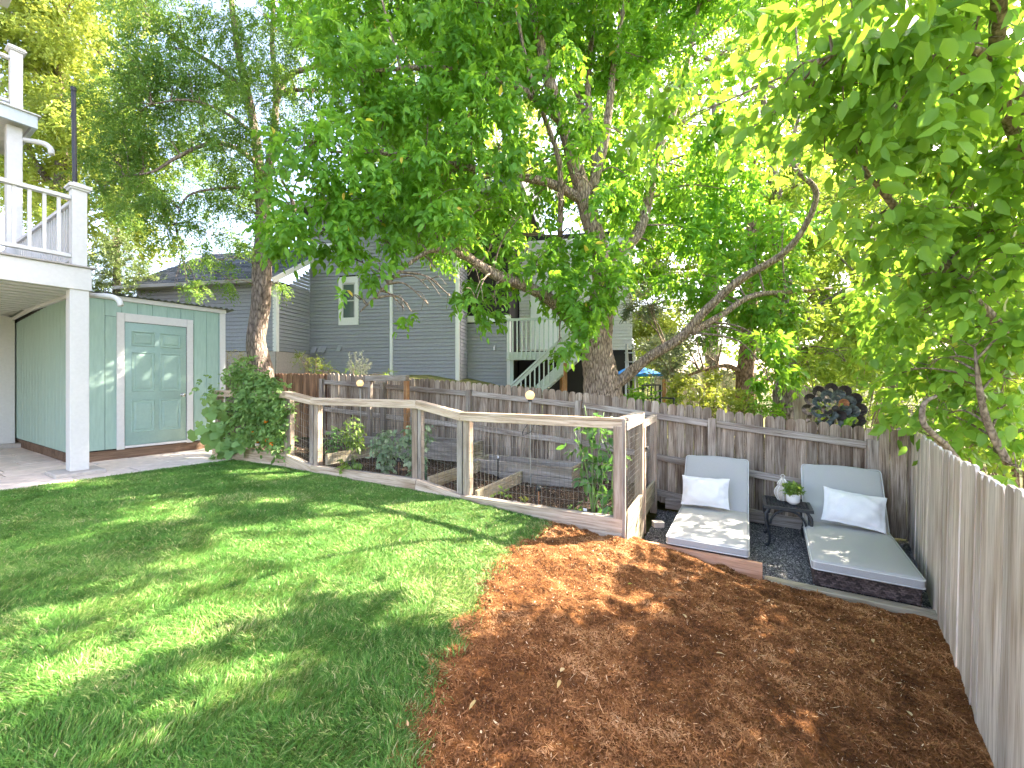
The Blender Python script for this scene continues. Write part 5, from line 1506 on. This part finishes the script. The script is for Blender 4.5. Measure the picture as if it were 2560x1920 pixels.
# pine right of the big trunk
ZP = 11.5
b0 = at(1868, 1040, ZP); b0.z = -.6
cl = []
for px, py, r in [(1640, 880, 45), (1700, 900, 50), (1660, 930, 35), (1760, 880, 50), (1740, 840, 45), (1800, 830, 50), (1690, 850, 40), (1850, 850, 50), (1790, 900, 40), (1900, 820, 45), (1620, 760, 45), (1650, 700, 50), (1600, 700, 40), (1720, 770, 45), (1860, 770, 45), (1590, 780, 30), (1930, 780, 45), (1900, 880, 40), (1820, 940, 30)]:
    cl.append(clump(px, py, ZP + random.uniform(-.8, .6), r, r * .6, .7))
tree('pine_tree', 'grey green pine with reddish trunk and brown inner needles right of the shade tree', 'tree', b0,
     [([b0, at(1862, 960, ZP), at(1868, 880, ZP), at(1875, 780, ZP), at(1880, 650, ZP), at(1880, 500, ZP), at(1890, 300, ZP)], [.26, .22, .2, .18, .15, .1, .05]), ([at(1866, 940, ZP), at(1820, 915, ZP - .1), at(1760, 925, ZP - .2), at(1690, 950, ZP - .3)], [.07, .06, .045, .02]), ([at(1866, 945, ZP), at(1900, 955, ZP), at(1950, 930, ZP)], [.06, .05, .02])],
     cl, M['bark_pine'], M['leaf_pine'], 130, 9, .22, .13, .026, LEAF4, .05, 0, twig_r=.03, per=4)
b0 = at(1962, 1060, 8.6); b0.z = -.6
tree('rough_tree', 'tree with dark rough trunk just behind the fence left of the wind spinner', 'tree', b0,
     [([b0, at(1962, 1000, 8.6), at(1968, 930, 8.6), at(1972, 850, 8.6), at(1960, 740, 8.6), at(1950, 600, 8.6), at(1930, 420, 8.6), at(1900, 200, 8.6)], [.26, .22, .2, .19, .17, .14, .1, .05]), ([at(1968, 860, 8.6), at(2020, 790, 8.5), at(2090, 740, 8.4), at(2160, 700, 8.3)], [.1, .08, .06, .03])],
     clumps_box(38, 1900, 2560, 330, 800, 7.2, 9.2, 50, 80, .7) + clumps_box(12, 1950, 2280, 740, 930, 7, 8.5, 35, 55, .6),
     M['bark_dark'], M['leaf_back'], 55, 7, .22, .12, .055, LEAF4, .4, .4, twig_r=.025, per=3)
b0 = at(2240, 1000, 10.5); b0.z = -.6
tree('back_tree', 'sunlit green tree in the middle distance beyond the board fence', 'tree', b0,
     [([b0, at(2240, 900, 10.5), at(2245, 780, 10.5), at(2240, 600, 10.5), at(2230, 400, 10.5)], [.14, .12, .1, .08, .04])],
     clumps_box(30, 2020, 2560, 640, 960, 9.5, 12, 50, 75, .9) + clumps_box(26, 1950, 2600, 300, 640, 10, 13, 60, 90, 1.0),
     M['bark_dark'], M['leaf_back'], 60, 7, .26, .14, .075, LEAF4, .35, .35, twig_r=.03, per=2)
b0 = at(1560, 1000, 17); b0.z = -.6
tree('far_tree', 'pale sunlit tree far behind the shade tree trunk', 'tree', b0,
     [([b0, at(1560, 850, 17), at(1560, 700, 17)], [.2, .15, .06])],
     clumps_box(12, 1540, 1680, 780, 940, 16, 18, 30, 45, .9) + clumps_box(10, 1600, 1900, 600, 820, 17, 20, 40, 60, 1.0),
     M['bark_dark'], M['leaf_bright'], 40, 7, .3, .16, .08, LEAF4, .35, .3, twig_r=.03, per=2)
b0 = at(1780, 960, 18); b0.z = -.6
tree('far_tree', 'green tree far away behind the pine, high in the gaps', 'tree', b0,
     [([b0, at(1780, 700, 18), at(1790, 400, 18), at(1780, 150, 18)], [.3, .25, .18, .06])],
     clumps_box(50, 1480, 2150, 60, 640, 16.5, 20, 60, 90, 1.3),
     M['bark_dark'], M['leaf_back'], 26, 7, .36, .18, .10, LEAF4, .35, .35, twig_r=.04, per=2)
b0 = at(1150, 800, 24); b0.z = 1
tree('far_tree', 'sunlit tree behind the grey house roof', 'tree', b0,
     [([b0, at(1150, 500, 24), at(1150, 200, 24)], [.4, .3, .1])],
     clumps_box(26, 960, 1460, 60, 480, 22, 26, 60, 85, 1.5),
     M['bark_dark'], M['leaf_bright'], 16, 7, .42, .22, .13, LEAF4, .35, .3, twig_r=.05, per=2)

# ------------------------------------------------------------------ bushes and background plants
def bush(name, label, cl, leaf_m, dens, L, W, k=7, rach=.16, tmpl=LEAF4, group=None, down=.1, stems=True):
    c0 = cl[0][0]
    zb = min(c[2] - r[2] for c, r in cl)
    zg = nground(c0[0], c0[1]) if c0[1] > FY(c0[0]) else g1(c0[0], c0[1])
    zb = min(zb, zg)
    t = thing(name, label, 'bush', (c0[0], c0[1], zb), 0, group)
    b = Vector((c0[0], c0[1], zb))
    mb = MB()
    for c, r in cl:
        for _ in range(3):
            e = Vector(c) + Vector((random.uniform(-1, 1) * r[0], random.uniform(-1, 1) * r[1], random.uniform(-.3, .8) * r[2])) - b
            s_ = Vector((e.x * .35, e.y * .35, 0))
            mb.tube(catmull([s_, s_.lerp(e, .5) + Vector((0, 0, .1)), e], 3), lerp_r([.012, .008, .003], 7), 5, False)
    mb.build('stems', M['bark_limb'], t)
    V, Fc, C = crown(cl, dens, k, rach, L, W, tmpl, .25, .7, down)
    link('foliage', np_mesh('foliage', V - np.array(b)[None], Fc, leaf_m, C), t)
    return t
bush('yellow_bush', 'bright yellow green bush under the pine beyond the fence', clumps_box(9, 1690, 1820, 950, 1010, 9.8, 11, 28, 40, .5), M['leaf_yellow'], 70, .10, .05)
bush('green_bush', 'bright green leafy bush behind the fence near the pine trunk', clumps_box(5, 1790, 1860, 985, 1030, 8.3, 9.2, 24, 34, .4), M['leaf_yellow'], 90, .08, .045)
bush('round_bush', 'dark green bush behind the fence at the foot of the shade tree', clumps_box(5, 1570, 1650, 985, 1020, 7.6, 8.2, 22, 32, .3), M['leaf_main'], 120, .08, .04)
bush('low_bush', 'low dark green bush at the foot of the rough dark trunk', clumps_box(4, 1880, 1950, 1010, 1040, 7.6, 8.2, 20, 28, .3), M['leaf_main'], 110, .08, .04)
bush('pale_hedge', 'pale sunlit hedge in front of the distant fence', clumps_box(8, 1640, 1900, 930, 980, 12.5, 13.5, 30, 42, .6), M['leaf_bright'], 45, .11, .06)
bush('tall_hedge', 'sunlit hedge behind the wind spinner', clumps_box(12, 1990, 2330, 900, 1050, 6.6, 7.6, 35, 50, .4), M['leaf_back'], 95, .075, .035)
bush('right_hedge', 'dense green shrub close behind the board fence at right', clumps_box(18, 2280, 2700, 860, 1130, 4.2, 5.4, 45, 65, .35), M['leaf_back'], 120, .085, .055, tmpl=LEAF7)
bush('far_hedge', 'long row of leafy green shrubs far beyond the board fence', clumps_box(26, 1980, 2700, 820, 1000, 11.5, 15, 60, 90, .9), M['leaf_back'], 34, .16, .09)
tl = bush('far_treeline', 'distant band of sunlit trees seen in the gaps right of the big trunk', clumps_box(60, 1420, 2900, 620, 960, 24, 34, 60, 95, 2.0), M['leaf_back'], 8, .34, .2, rach=.5)
tl['category'] = 'trees'
bush('house_shrub', 'small olive shrub by the grey house corner above the fence', clumps_box(5, 750, 800, 895, 925, 10.2, 10.8, 12, 18, .2), M['leaf_yellow'], 220, .05, .018)
bush('house_shrub', 'low yellow shrub left of the white flowering plant', clumps_box(4, 800, 850, 915, 932, 9.6, 10.2, 10, 15, .2), M['leaf_yellow'], 220, .05, .018)
bush('house_shrub', 'pale dry grass clump left of the feathery tree trunk', clumps_box(6, 560, 635, 885, 915, 10, 10.6, 12, 18, .2), M['dry_grass'], 200, .07, .012)
bush('house_shrub', 'low green plants between the tree trunk and the white flowering plant', clumps_box(6, 690, 980, 925, 945, 9.3, 9.8, 10, 14, .2), M['leaf_back'], 200, .05, .02)
t = thing('plume_plant', 'white flowering plume plant rising above the fence before the house', 'plant', (at(900, 940, 9.8)), 0)
Vs, Fs, Cs, off = [], [], [], 0
b = at(900, 940, 9.8)
mb = MB()
for px, py in [(872, 885), (888, 880), (905, 878), (918, 895), (868, 905), (928, 905), (895, 900), (912, 910), (880, 915)]:
    tip = at(px, py, 9.8); base = at(898 + (px - 898) * .3, 945, 9.8)
    mb.tube([base - b, tip - b], .004, 4, False)
    n = 60; f = RNG.random(n)[:, None] ** .8
    p = np.array(base)[None] * (1 - f) + np.array(tip)[None] * f + RNG.normal(size=(n, 3)) * .02 * (1.4 - f)
    V, Fc, C = sprays(p, RNG.normal(size=(n, 3)) + np.array([0, 0, .5]), 3, .03, .035, .015)
    Vs.append(V); Fs.append(Fc + off); Cs.append(C); off += len(V)
mb.build('stems', M['stem'], t)
link('plumes', np_mesh('plumes', np.concatenate(Vs) - np.array(b), np.concatenate(Fs), M['white_bloom'], np.concatenate(Cs)), t)

# far fence, ladder, canopy, chair
ff = thing('far_fence', 'pale wooden board fence far beyond the picket fence', 'fence', at(1640, 1000, 14.5), 0)
fm = picket_mesh(.14, 1.6, M['board_right'], False)
for i in range(26): link('board', fm, ff, (i * .146, i * .02, .15 + random.uniform(-.01, .01)))
for i in range(3): box('post', (i * 1.6 + .2, -.12 + i * .25, -.6), (i * 1.6 + .3, -.03 + i * .25, 1.0), M['cedar_post'], ff)
cf = thing('corner_fence', 'short stretch of brown fence boards right of the rough trunk', 'fence', at(2010, 1080, 7.0), 0)
fm2 = picket_mesh(.13, 1.5, M['post'], False)
for i in range(9): link('board', fm2, cf, (i * .135 - .1, .03 * i, .0 + .02 * (i % 2)))
lad = thing('step_ladder', 'grey metal step ladder standing beyond the shade tree', 'ladder', at(1578, 935, 12.5), 0)
for sx in (-1, 1):
    beam('rail', (sx * .16, 0, -1.2), (sx * .10, .15, .9), .06, .03, M['metal_grey'], lad); beam('back_leg', (sx * .16 + .28, .5, -1.2), (sx * .10 + .02, .2, .9), .05, .03, M['metal_grey'], lad)
for i in range(7): box('step', (-.15, -.02 + i * .02, -1.0 + i * .27), (.15, .06 + i * .02, -.97 + i * .27), M['metal_grey'], lad)
can = thing('sun_canopy', 'bright blue canopy roof behind the low limb of the shade tree', 'canopy', at(1592, 935, 12.9), 0)
mb = MB()
w_ = .62
mb.add([(-w_, -.5, 0), (w_, -.5, 0), (w_, .5, 0), (-w_, .5, 0), (-.1, 0, .30), (-w_, -.5, -.07), (w_, -.5, -.07), (w_, .5, -.07), (-w_, .5, -.07)], [(0, 1, 4), (1, 2, 4), (2, 3, 4), (3, 0, 4), (5, 6, 1, 0), (6, 7, 2, 1), (7, 8, 3, 2), (8, 5, 0, 3)])
mb.build('roof', M['tarp'], can)
for sx in (-1, 1):
    for sy in (-1, 1): box('leg', (sx * (w_ - .04) - .015, sy * .45 - .015, -1.7), (sx * (w_ - .04) + .015, sy * .45 + .015, -.0), M['metal_grey'], can)
ch = thing('garden_chair', 'dark metal garden chair behind the fence near the dark green bush', 'chair', at(1645, 1000, 8.4) - Vector((0, 0, .6)), R(20))
for x in (-.22, .22):
    box('arm', (x - .02, -.22, .62), (x + .02, .22, .65), M['black_metal'], ch); box('leg', (x - .012, -.21, 0), (x + .012, -.18, .619), M['black_metal'], ch); box('leg', (x - .012, .18, 0), (x + .012, .21, .9), M['black_metal'], ch)
box('seat', (-.2, -.2, .40), (.2, .2, .43), M['black_metal'], ch)
for i in range(5): box('back_slat', (-.2 + i * .095, .185, .45), (-.18 + i * .095, .2, .88), M['black_metal'], ch)
box('back_rail', (-.2, .18, .881), (.2, .205, .91), M['black_metal'], ch)

# ------------------------------------------------------------------ garden plants
def stalk_plant(name, label, base, stems, leaf_m, L, W, tmpl=LEAF7, leaves=30, droop=.5, cat='plant', spread=.06, stem_r=.007, group=None, k=3, rach=.05):
    t = thing(name, label, cat, base, 0, group)
    mb = MB(); P, D = [], []
    for tip, n in stems:
        tip = Vector(tip)
        mid = tip * .5 + Vector((random.uniform(-.04, .04), random.uniform(-.04, .04), .03))
        cp = catmull([(0, 0, -.03), mid, tip], 5)
        mb.tube(cp, lerp_r([stem_r, stem_r * .7, stem_r * .3], len(cp)), 6)
        for _ in range(n):
            f = random.random() ** .7
            p = cp[min(int((.15 + .85 * f) * (len(cp) - 1)), len(cp) - 1)]
            d = Vector((random.gauss(0, 1), random.gauss(0, 1), random.gauss(.1, .5))).normalized()
            P.append(p + d * spread * random.random()); D.append(d + Vector((0, 0, -.2)))
    mb.build('stem', M['stem'], t, smooth=True)
    V, Fc, C = sprays(np.array(P), np.array(D), k, rach, L, W, tmpl, droop, .35, True, RNG.random(len(P)) * .8 + .1)
    link('foliage', np_mesh('foliage', V, Fc, leaf_m, C), t)
    return t
def pw(x, y, z): 
    q = P0 + PD * x + PN * y
    return Vector((q.x, q.y, z))
stalk_plant('pepper_plant', 'tall dark green pepper plant climbing above the top rail', pw(-.42, .42, -.22), [((-.08, .05, 1.16), 30), ((.14, .08, 1.08), 24), ((-.20, .0, .88), 18), ((.20, .02, .75), 12), ((-.02, -.05, .5), 6)], M['leaf_pepper'], .115, .058, LEAF7, droop=.7, spread=.14, stem_r=.013, k=2, rach=.05)
stalk_plant('pepper_plant', 'thin pepper stem leaning on the corner post of the enclosure', pw(-.17, .30, -.22), [((.04, .02, .80), 14), ((.08, -.02, .5), 8)], M['leaf_pepper'], .11, .06, LEAF7, droop=.7, spread=.06, stem_r=.008, k=2, rach=.05)
stalk_plant('kale_plant', 'grey green kale with curled leaves left of the solar light', pw(-3.45, .45, -.10), [((-.06, 0, .62), 36), ((.12, .05, .55), 30), ((-.18, .02, .5), 26), ((.02, -.08, .42), 24)], M['leaf_kale'], .075, .055, LEAF7, droop=.6, spread=.10, stem_r=.012, k=3)
stalk_plant('kale_plant', 'taller grey green kale right of the solar light beside the post', pw(-2.85, .40, -.12), [((-.10, .0, .74), 34), ((.10, .02, .78), 34), ((.03, .05, .6), 26), ((-.22, .02, .6), 20), ((.0, .0, .3), 14)], M['leaf_kale'], .08, .055, LEAF7, droop=.6, spread=.10, stem_r=.013, k=3)
stalk_plant('basil_plant', 'bright yellow green leafy plant behind the left mesh panel post', pw(-4.30, .62, -.05), [((0, 0, .75), 34), ((.14, 0, .6), 26), ((-.08, .05, .5), 22), ((.05, .02, .35), 16)], M['leaf_chard'], .075, .045, LEAF7, droop=.5, spread=.09, stem_r=.008, k=3)
stalk_plant('chard_plant', 'low chard with broad leaves at the front of the bed', pw(-3.85, .12, -.10), [((-.12, 0, .16), 5), ((.1, .02, .2), 5), ((.02, -.02, .24), 4)], M['leaf_chard'], .14, .09, LEAF7, droop=.4, spread=.04, stem_r=.006, k=2)
stalk_plant('seedling', 'small bright green seedling near the divider board', pw(-1.50, .28, -.22), [((0, 0, .14), 7), ((.04, 0, .1), 5)], M['leaf_chard'], .05, .035, LEAF7, droop=.3, spread=.03, stem_r=.004, k=2)
stalk_plant('seedling', 'low yellow flowering seedling on the open soil', pw(-1.28, .38, -.22), [((0, 0, .07), 5), ((.03, 0, .05), 4)], M['leaf_yellow'], .04, .03, LEAF7, droop=.2, spread=.03, stem_r=.003, k=2)
stalk_plant('seedling', 'small green herb at the foot of the tall pepper plant', pw(-.52, .10, -.22), [((0, 0, .09), 9), ((.06, 0, .08), 8), ((-.05, .0, .07), 6)], M['leaf_chard'], .04, .025, LEAF7, droop=.3, spread=.04, stem_r=.003, k=3)
stalk_plant('dark_herb', 'dark leafed herb behind the sloping left mesh panel', pw(-4.75, .6, .0), [((0, 0, .5), 24), ((.1, .02, .4), 20), ((-.1, 0, .35), 18)], M['leaf_pepper'], .06, .04, LEAF7, droop=.4, spread=.1, stem_r=.005, k=3)
# tomato and cucumber vine covering the left panel
vine = thing('tomato_vine', 'sprawling tomato and squash vine covering the left end of the enclosure', 'plant', pw(-6.0, .1, 0), 0)
bv = pw(-6.0, .1, 0)
def vine_pts(spec, jx=.1):
    out = []
    for x, y, z, r, n in spec:
        c = pw(x, y, z)
        p, _ = ball(n, c, (r, r * .6, r)); out.append(p)
    return np.concatenate(out)
small = vine_pts([(x_, y_, z_, r_, int(n_ * .78)) for x_, y_, z_, r_, n_ in [(-5.3, .02, .95, .28, 150), (-5.6, .02, .75, .32, 190), (-5.2, .0, .55, .26, 130), (-5.9, .02, .95, .30, 160), (-6.2, .05, .8, .28, 110), (-5.5, .0, .40, .28, 120), (-5.9, .05, 1.18, .28, 130), (-5.5, .05, 1.12, .24, 100), (-6.3, .1, 1.25, .26, 60), (-6.2, .15, 1.5, .20, 34), (-6.6, .15, 1.35, .22, 34), (-5.1, .0, .25, .18, 44), (-6.0, .0, .55, .3, 90), (-5.05, .0, .8, .15, 50), (-6.8, -.1, 1.15, .25, 22)]])
V1, F1, C1 = sprays(small, RNG.normal(size=small.shape) + np.array([-.2, -.5, .0]), 5, .11, .065, .042, LEAF7, .45, colbase=RNG.random(len(small)) * .9)
link('tomato_foliage', np_mesh('tomato_foliage', V1 - np.array(bv), F1, M['leaf_vine'], C1), vine)
LOBE = (np.array([(0, 0, 0), (.45, 0, -.04), (1, 0, -.18), (-.18, .3, 0), (.1, .56, .06), (.42, .40, .03), (.66, .46, -.02), (-.18, -.3, 0), (.1, -.56, .06), (.42, -.40, .03), (.66, -.46, -.02)]),
        np.array([(0, 1, 3), (3, 1, 4), (4, 1, 5), (5, 1, 6), (6, 1, 2), (0, 7, 1), (7, 8, 1), (8, 9, 1), (9, 10, 1), (10, 2, 1)]))
big = vine_pts([(-6.6, -.12, .62, .22, 16), (-6.5, -.12, .35, .26, 20), (-6.2, -.12, .2, .22, 16), (-5.9, -.1, .25, .2, 10), (-6.8, -.1, .85, .2, 8), (-6.9, -.15, .4, .2, 8), (-6.4, -.14, .02, .14, 6)])
nb_ = len(big)
ax = np.array([0, -.25, -.75])[None] + .35 * RNG.normal(size=(nb_, 3)); nr = np.array([.25, -.8, .5])[None] + .3 * RNG.normal(size=(nb_, 3))
sz = .10 + .08 * RNG.random(nb_)
V2, F2, nf = leaf_geo(big, ax, nr, sz, sz * .95, LOBE)
link('squash_leaves', np_mesh('squash_leaves', V2 - np.array(bv), F2, M['leaf_vine'], np.repeat(.25 + .4 * RNG.random(nb_), nf)), vine)
mb = MB()
for _ in range(26):
    a = random.choice(list(small)); b_ = random.choice(list(small))
    a = Vector(a) - bv; b_ = Vector(b_) - bv
    if (a - b_).length < .9: mb.tube(catmull([a, a.lerp(b_, .5) + Vector((0, -.03, -.05)), b_], 4), .005, 5, False)
for x in (-5.3, -5.7, -6.2, -6.6): mb.tube(catmull([pw(x, .15, .0) - bv, pw(x + .05, .1, .5) - bv, pw(x - .05, .05, 1.0) - bv], 4), .008, 6, False)
mb.build('vines', M['stem'], vine)
for x, y, z in [(-5.5, -.06, .47), (-5.35, -.08, .32), (-5.75, -.05, .40), (-5.42, -.05, .60), (-5.62, -.06, .28), (-5.25, -.07, .26)]:
    mb = MB(); mb.lathe([(.004, .028), (.02, .024), (.031, .008), (.031, -.008), (.02, -.026), (.004, -.03)][::-1], 12)
    mb.build('tomato', M['tomato'], vine, pw(x, y, z) - bv, True)

# potted plant
pot = thing('potted_plant', 'small bushy plant in a white ceramic pot on the side table', 'potted plant', on_table(.06, -.03), 0)
mb = MB(); mb.lathe([(.042, 0), (.046, .012), (.06, .018), (.066, .03), (.068, .11), (.066, .115), (.058, .113), (.056, .10)], 28); mb.build('pot', M['ceramic'], pot, smooth=True)
mb = MB(); mb.lathe([(.056, .098), (.03, .102), (.005, .103)], 16); mb.build('soil', M['potting'], pot)
p, v = ball(120, (0, 0, .15), (.085, .085, .06))
V, Fc, C = sprays(p, v * .7 + np.array([0, 0, .35]) + .3 * RNG.normal(size=p.shape), 6, .035, .026, .019, LEAF4, .2, colbase=RNG.random(120))
link('foliage', np_mesh('foliage', V, Fc, M['leaf_chard'], C), pot)
mb = MB()
for q_ in p[::5]: mb.tube([(0, 0, .09), tuple(q_)], .0018, 4, False)
mb.build('stems', M['stem'], pot)

# ------------------------------------------------------------------ small garden items
def solar_light(base, label):
    t = thing('solar_light', label, 'garden light', base, 0, 'dark stake lights in the vegetable beds')
    mb = MB(); mb.tube([(0, 0, -.05), (0, 0, .22)], .007, 8); mb.build('stake', M['black_plastic'], t)
    mb = MB(); mb.lathe([(.012, .22), (.03, .225), (.034, .25), (.028, .275), (.008, .285)], 14); mb.build('head', M['black_plastic'], t, smooth=True)
    for k in range(4):
        a = k * math.pi / 2
        mb = MB(); mb.tube(catmull([(.012 * math.cos(a), .012 * math.sin(a), .02), (.035 * math.cos(a), .035 * math.sin(a), .12), (.03 * math.cos(a), .03 * math.sin(a), .225)], 4), .004, 6); mb.build('rib', M['copper'] if k % 2 else M['black_plastic'], t)
solar_light(pw(-.98, .22, -.24), 'dark stake light standing in the soil left of the tall pepper plant')
solar_light(pw(-3.12, .35, -.12), 'dark stake light standing between the two kale plants')
def stake(base, h, mat, label, r=.008, tip=None):
    t = thing('plant_stake', label, 'stake', base, 0, 'thin stakes in the vegetable beds')
    mb = MB(); mb.tube([(0, 0, -.05), (.0, 0, h)], r, 8); mb.build('rod', mat, t)
    if tip: mb = MB(); mb.lathe([(.012, 0), (.014, .02), (.006, .035)], 10, (0, 0, h)); mb.build('tip', tip, t)
stake(pw(-2.05, 1.22, -.2), .30, M['black_plastic'], 'dark stake with a white tip before the long grey raised bed', .009, M['tag'])
stake(pw(-2.62, .30, -.14), .32, M['stake_green'], 'leaning green stake in the sloping bed')
def ptag(base, label, rz=0):
    t = thing('plant_tag', label, 'plant tag', base, rz, 'white plant tags in the soil')
    mb = MB(); mb.box((-.022, -.001, .05), (.022, .001, .085)); mb.box((-.006, -.001, -.03), (.006, .001, .05)); mb.build('plate', M['tag'], t)
ptag(pw(-1.22, .12, -.22), 'white plant tag left of the dark stake light', R(-20))
ptag(pw(-.42, .14, -.20), 'white plant tag under the tall pepper plant', R(-30))
ptag(pw(-.20, .10, -.22), 'white plant tag in the soil at the corner post', R(-10))
def globe(c, r, foot, label):
    t = thing('globe_light', label, 'lamp', c, 0, 'lit garden globes along the fence')
    bm = bmesh.new(); bmesh.ops.create_uvsphere(bm, u_segments=20, v_segments=14, radius=r)
    me = bpy.data.meshes.new('globe'); bm.to_mesh(me); bm.free(); me.polygons.foreach_set('use_smooth', [True] * len(me.polygons)); me.materials.append(M['globe'])
    link('globe', me, t)
    mb = MB(); mb.lathe([(r * .45, -r - .02), (r * .5, -r * .8), (r * .3, -r * .75)], 12); mb.build('collar', M['black_plastic'], t)
    mb = MB(); mb.tube([(0, 0, -r - .01), (.01, 0, foot)], .007, 8); mb.build('pole', M['metal_grey'], t)
globe(at(1325, 988, 5.55), .062, -1.2, 'round lit globe lamp in front of the fence above the front top rail')
globe(at(900, 958, 7.1), .058, -1.3, 'lit globe lamp in front of the fence left of the middle, below the window')
globe(at(608, 938, 7.6), .04, -1.0, 'lit globe lamp half hidden by the tomato vine')
# cable loop under the rail and the thin hose at the corner post
mb = MB(); mb.tube(catmull([pw(-1.02, .05, .76), pw(-1.08, .05, .68), pw(-1.1, .06, .62), pw(-1.0, .06, .66), pw(-.95, .05, .74), pw(-.86, .05, .72), pw(-.82, .05, .75)], 5), .004, 6, False)
o = mb.build('cable', M['black_plastic']); tag(o, 'loop of black cable hanging under the top rail', 'cable')
mb = MB(); mb.tube(catmull([pw(.04, -.01, .3), pw(.045, -.015, -.1), pw(.04, -.03, -.30), pw(.06, -.05, -.42), pw(.1, -.08, -.45)], 5), .006, 6, False)
o = mb.build('drip_hose', M['black_plastic']); tag(o, 'thin black drip hose running down the corner post', 'hose')

# ------------------------------------------------------------------ wind spinner
sp = thing('wind_spinner', 'dark metal flower wind spinner with curled petals above the fence', 'wind spinner', at(2085, 1024, 5.42), 0)
sp.rotation_euler = (R(-14), 0, math.atan2(-.4, 1))
def curl_petal(R0, R1, wid, a, bend, mat, depth, name):
    # crescent blade from the hub outwards that curls back at its end
    V, Fc = [], []
    n = 14
    for i in range(n + 1):
        t = i / n
        if t < .45:
            rr = R0 + (R1 - R0) * (t / .45); th = bend * (t / .45) ** 1.5; w = wid * (.25 + .55 * t / .45); cx, cz = rr * math.sin(th), rr * math.cos(th)
            tx, tz = math.sin(th + .6), math.cos(th + .6)
        else:
            s = (t - .45) / .55
            th0 = bend; cr = wid * .95
            c_x, c_z = R1 * math.sin(th0) + cr * math.cos(th0), R1 * math.cos(th0) - cr * math.sin(th0)
            ph = math.pi + s * math.pi * 1.25
            ux, uz = math.cos(ph) * cr, -math.sin(ph) * cr
            cx = c_x + ux * math.cos(th0) + uz * math.sin(th0); cz = c_z - ux * math.sin(th0) + uz * math.cos(th0)
            tx, tz = None, None
            w = wid * (.8 + .45 * math.sin(s * math.pi)) * (1 - .35 * s)
        V.append((cx, cz, t, w))
    pts = []
    for i, (cx, cz, t, w) in enumerate(V):
        a0, a1 = V[max(i - 1, 0)], V[min(i + 1, n)]
        dx_, dz_ = a1[0] - a0[0], a1[1] - a0[1]
        l = math.hypot(dx_, dz_) or 1
        nx_, nz_ = -dz_ / l, dx_ / l
        yy = depth - .05 * math.sin(t * math.pi)
        pts.append((cx + nx_ * w * .5, yy - .02, cz + nz_ * w * .5)); pts.append((cx - nx_ * w * .5, yy + .03, cz - nz_ * w * .5))
    ca, sa = math.cos(a), math.sin(a)
    vv = [(x * ca + z * sa, y, -x * sa + z * ca) for x, y, z in pts]
    ff = [(2 * i, 2 * i + 1, 2 * i + 3, 2 * i + 2) for i in range(n)]
    mb = MB(); mb.add(vv, ff); mb.add([(x, y + .003, z) for x, y, z in vv], [q_[::-1] for q_ in ff])
    mb.build(name, mat, sp, smooth=False)
for k in range(12): curl_petal(.06, .262, .058, 2 * math.pi * k / 12, .30, M['bronze'], .06, 'outer_petal')
for k in range(9): curl_petal(.05, .165, .06, 2 * math.pi * (k + .5) / 9, .35, M['verdigris'], .02, 'middle_petal')
for k in range(7): curl_petal(.02, .085, .045, 2 * math.pi * k / 7, -.4, M['copper'] if k in (1,) else M['bronze'] if k % 2 else M['verdigris'], -.04, 'inner_petal')
mb = MB(); mb.lathe([(.005, -.03), (.03, -.02), (.042, 0), (.03, .02), (.005, .03)], 14); mb.build('hub', M['bronze'], sp, (0, -.07, 0), True, (R(90), 0, 0))
mb = MB(); mb.tube([(0, .09, 0), (0, .12, -1.6)], .011, 8); mb.build('stake', M['bronze'], sp)

# ------------------------------------------------------------------ fallen leaves and the leaf on the fence
random.seed(14)
def flat_leaf(loc, L, W, rz, label, mat, tilt=.2):
    V, Fc, nf = leaf_geo(np.zeros((1, 3)), np.array([[math.cos(rz), math.sin(rz), random.uniform(-tilt, tilt)]]), np.array([[random.uniform(-.3, .3), random.uniform(-.3, .3), 1]]), np.array([L]), np.array([W]), LEAF7)
    o = link('fallen_leaf', np_mesh('fallen_leaf', V, Fc, mat, np.full(nf, random.random())), None, loc)
    tag(o, label, 'leaf', 'dry leaves lying on the mulch')
for px, py, lab in [(1410, 1670, 'large dry leaf on the mulch near the lawn edge, lower middle'), (1401, 1700, 'small curled dry leaf below the large one on the mulch'), (1716, 1545, 'yellow leaf on the mulch left of the loungers'), (1190, 1750, 'pale dry leaf on the mulch near the lawn at the bottom'), (1790, 1632, 'triangular tan leaf in the middle of the mulch'), (2183, 1597, 'pale leaf on the mulch below the right lounger'), (2280, 1790, 'tan leaf on the mulch at the bottom right by the fence'), (1570, 1460, 'greenish leaf on the mulch in front of the enclosure corner')]:
    d = 2.5
    for _ in range(30):
        p = at(px, py, d); z = g1(p.x, p.y) + .05
        d = (EYE - z) * F / (py - 955)
    p = at(px, py, d)
    flat_leaf(p, random.uniform(.035, .055), random.uniform(.016, .027), random.uniform(0, 6.28), lab, M['leaf_yellow'] if 'greenish' in lab else M['fallen'])
yw = .686 / (1.0925 - .798 + .0001)
pt = Vector((RX(2.32), 2.32, 0)); pt.z = EYE - (1213 - 955) / F * 2.32
t = thing('stuck_leaf', 'single green leaf and small wooden tab sticking out of the board fence', 'leaf', pt, math.atan2(-.782, -.624))
V, Fc, nf = leaf_geo(np.array([[0., .02, 0]]), np.array([[.6, .3, -.3]]), np.array([[.0, .8, .5]]), np.array([.085]), np.array([.05]), LEAF7)
link('leaf', np_mesh('leaf', V, Fc, M['leaf_right'], np.full(nf, .6)), t)
box('tab', (-.02, .012, -.06), (.02, .022, .01), M['board_right'], t, .002)
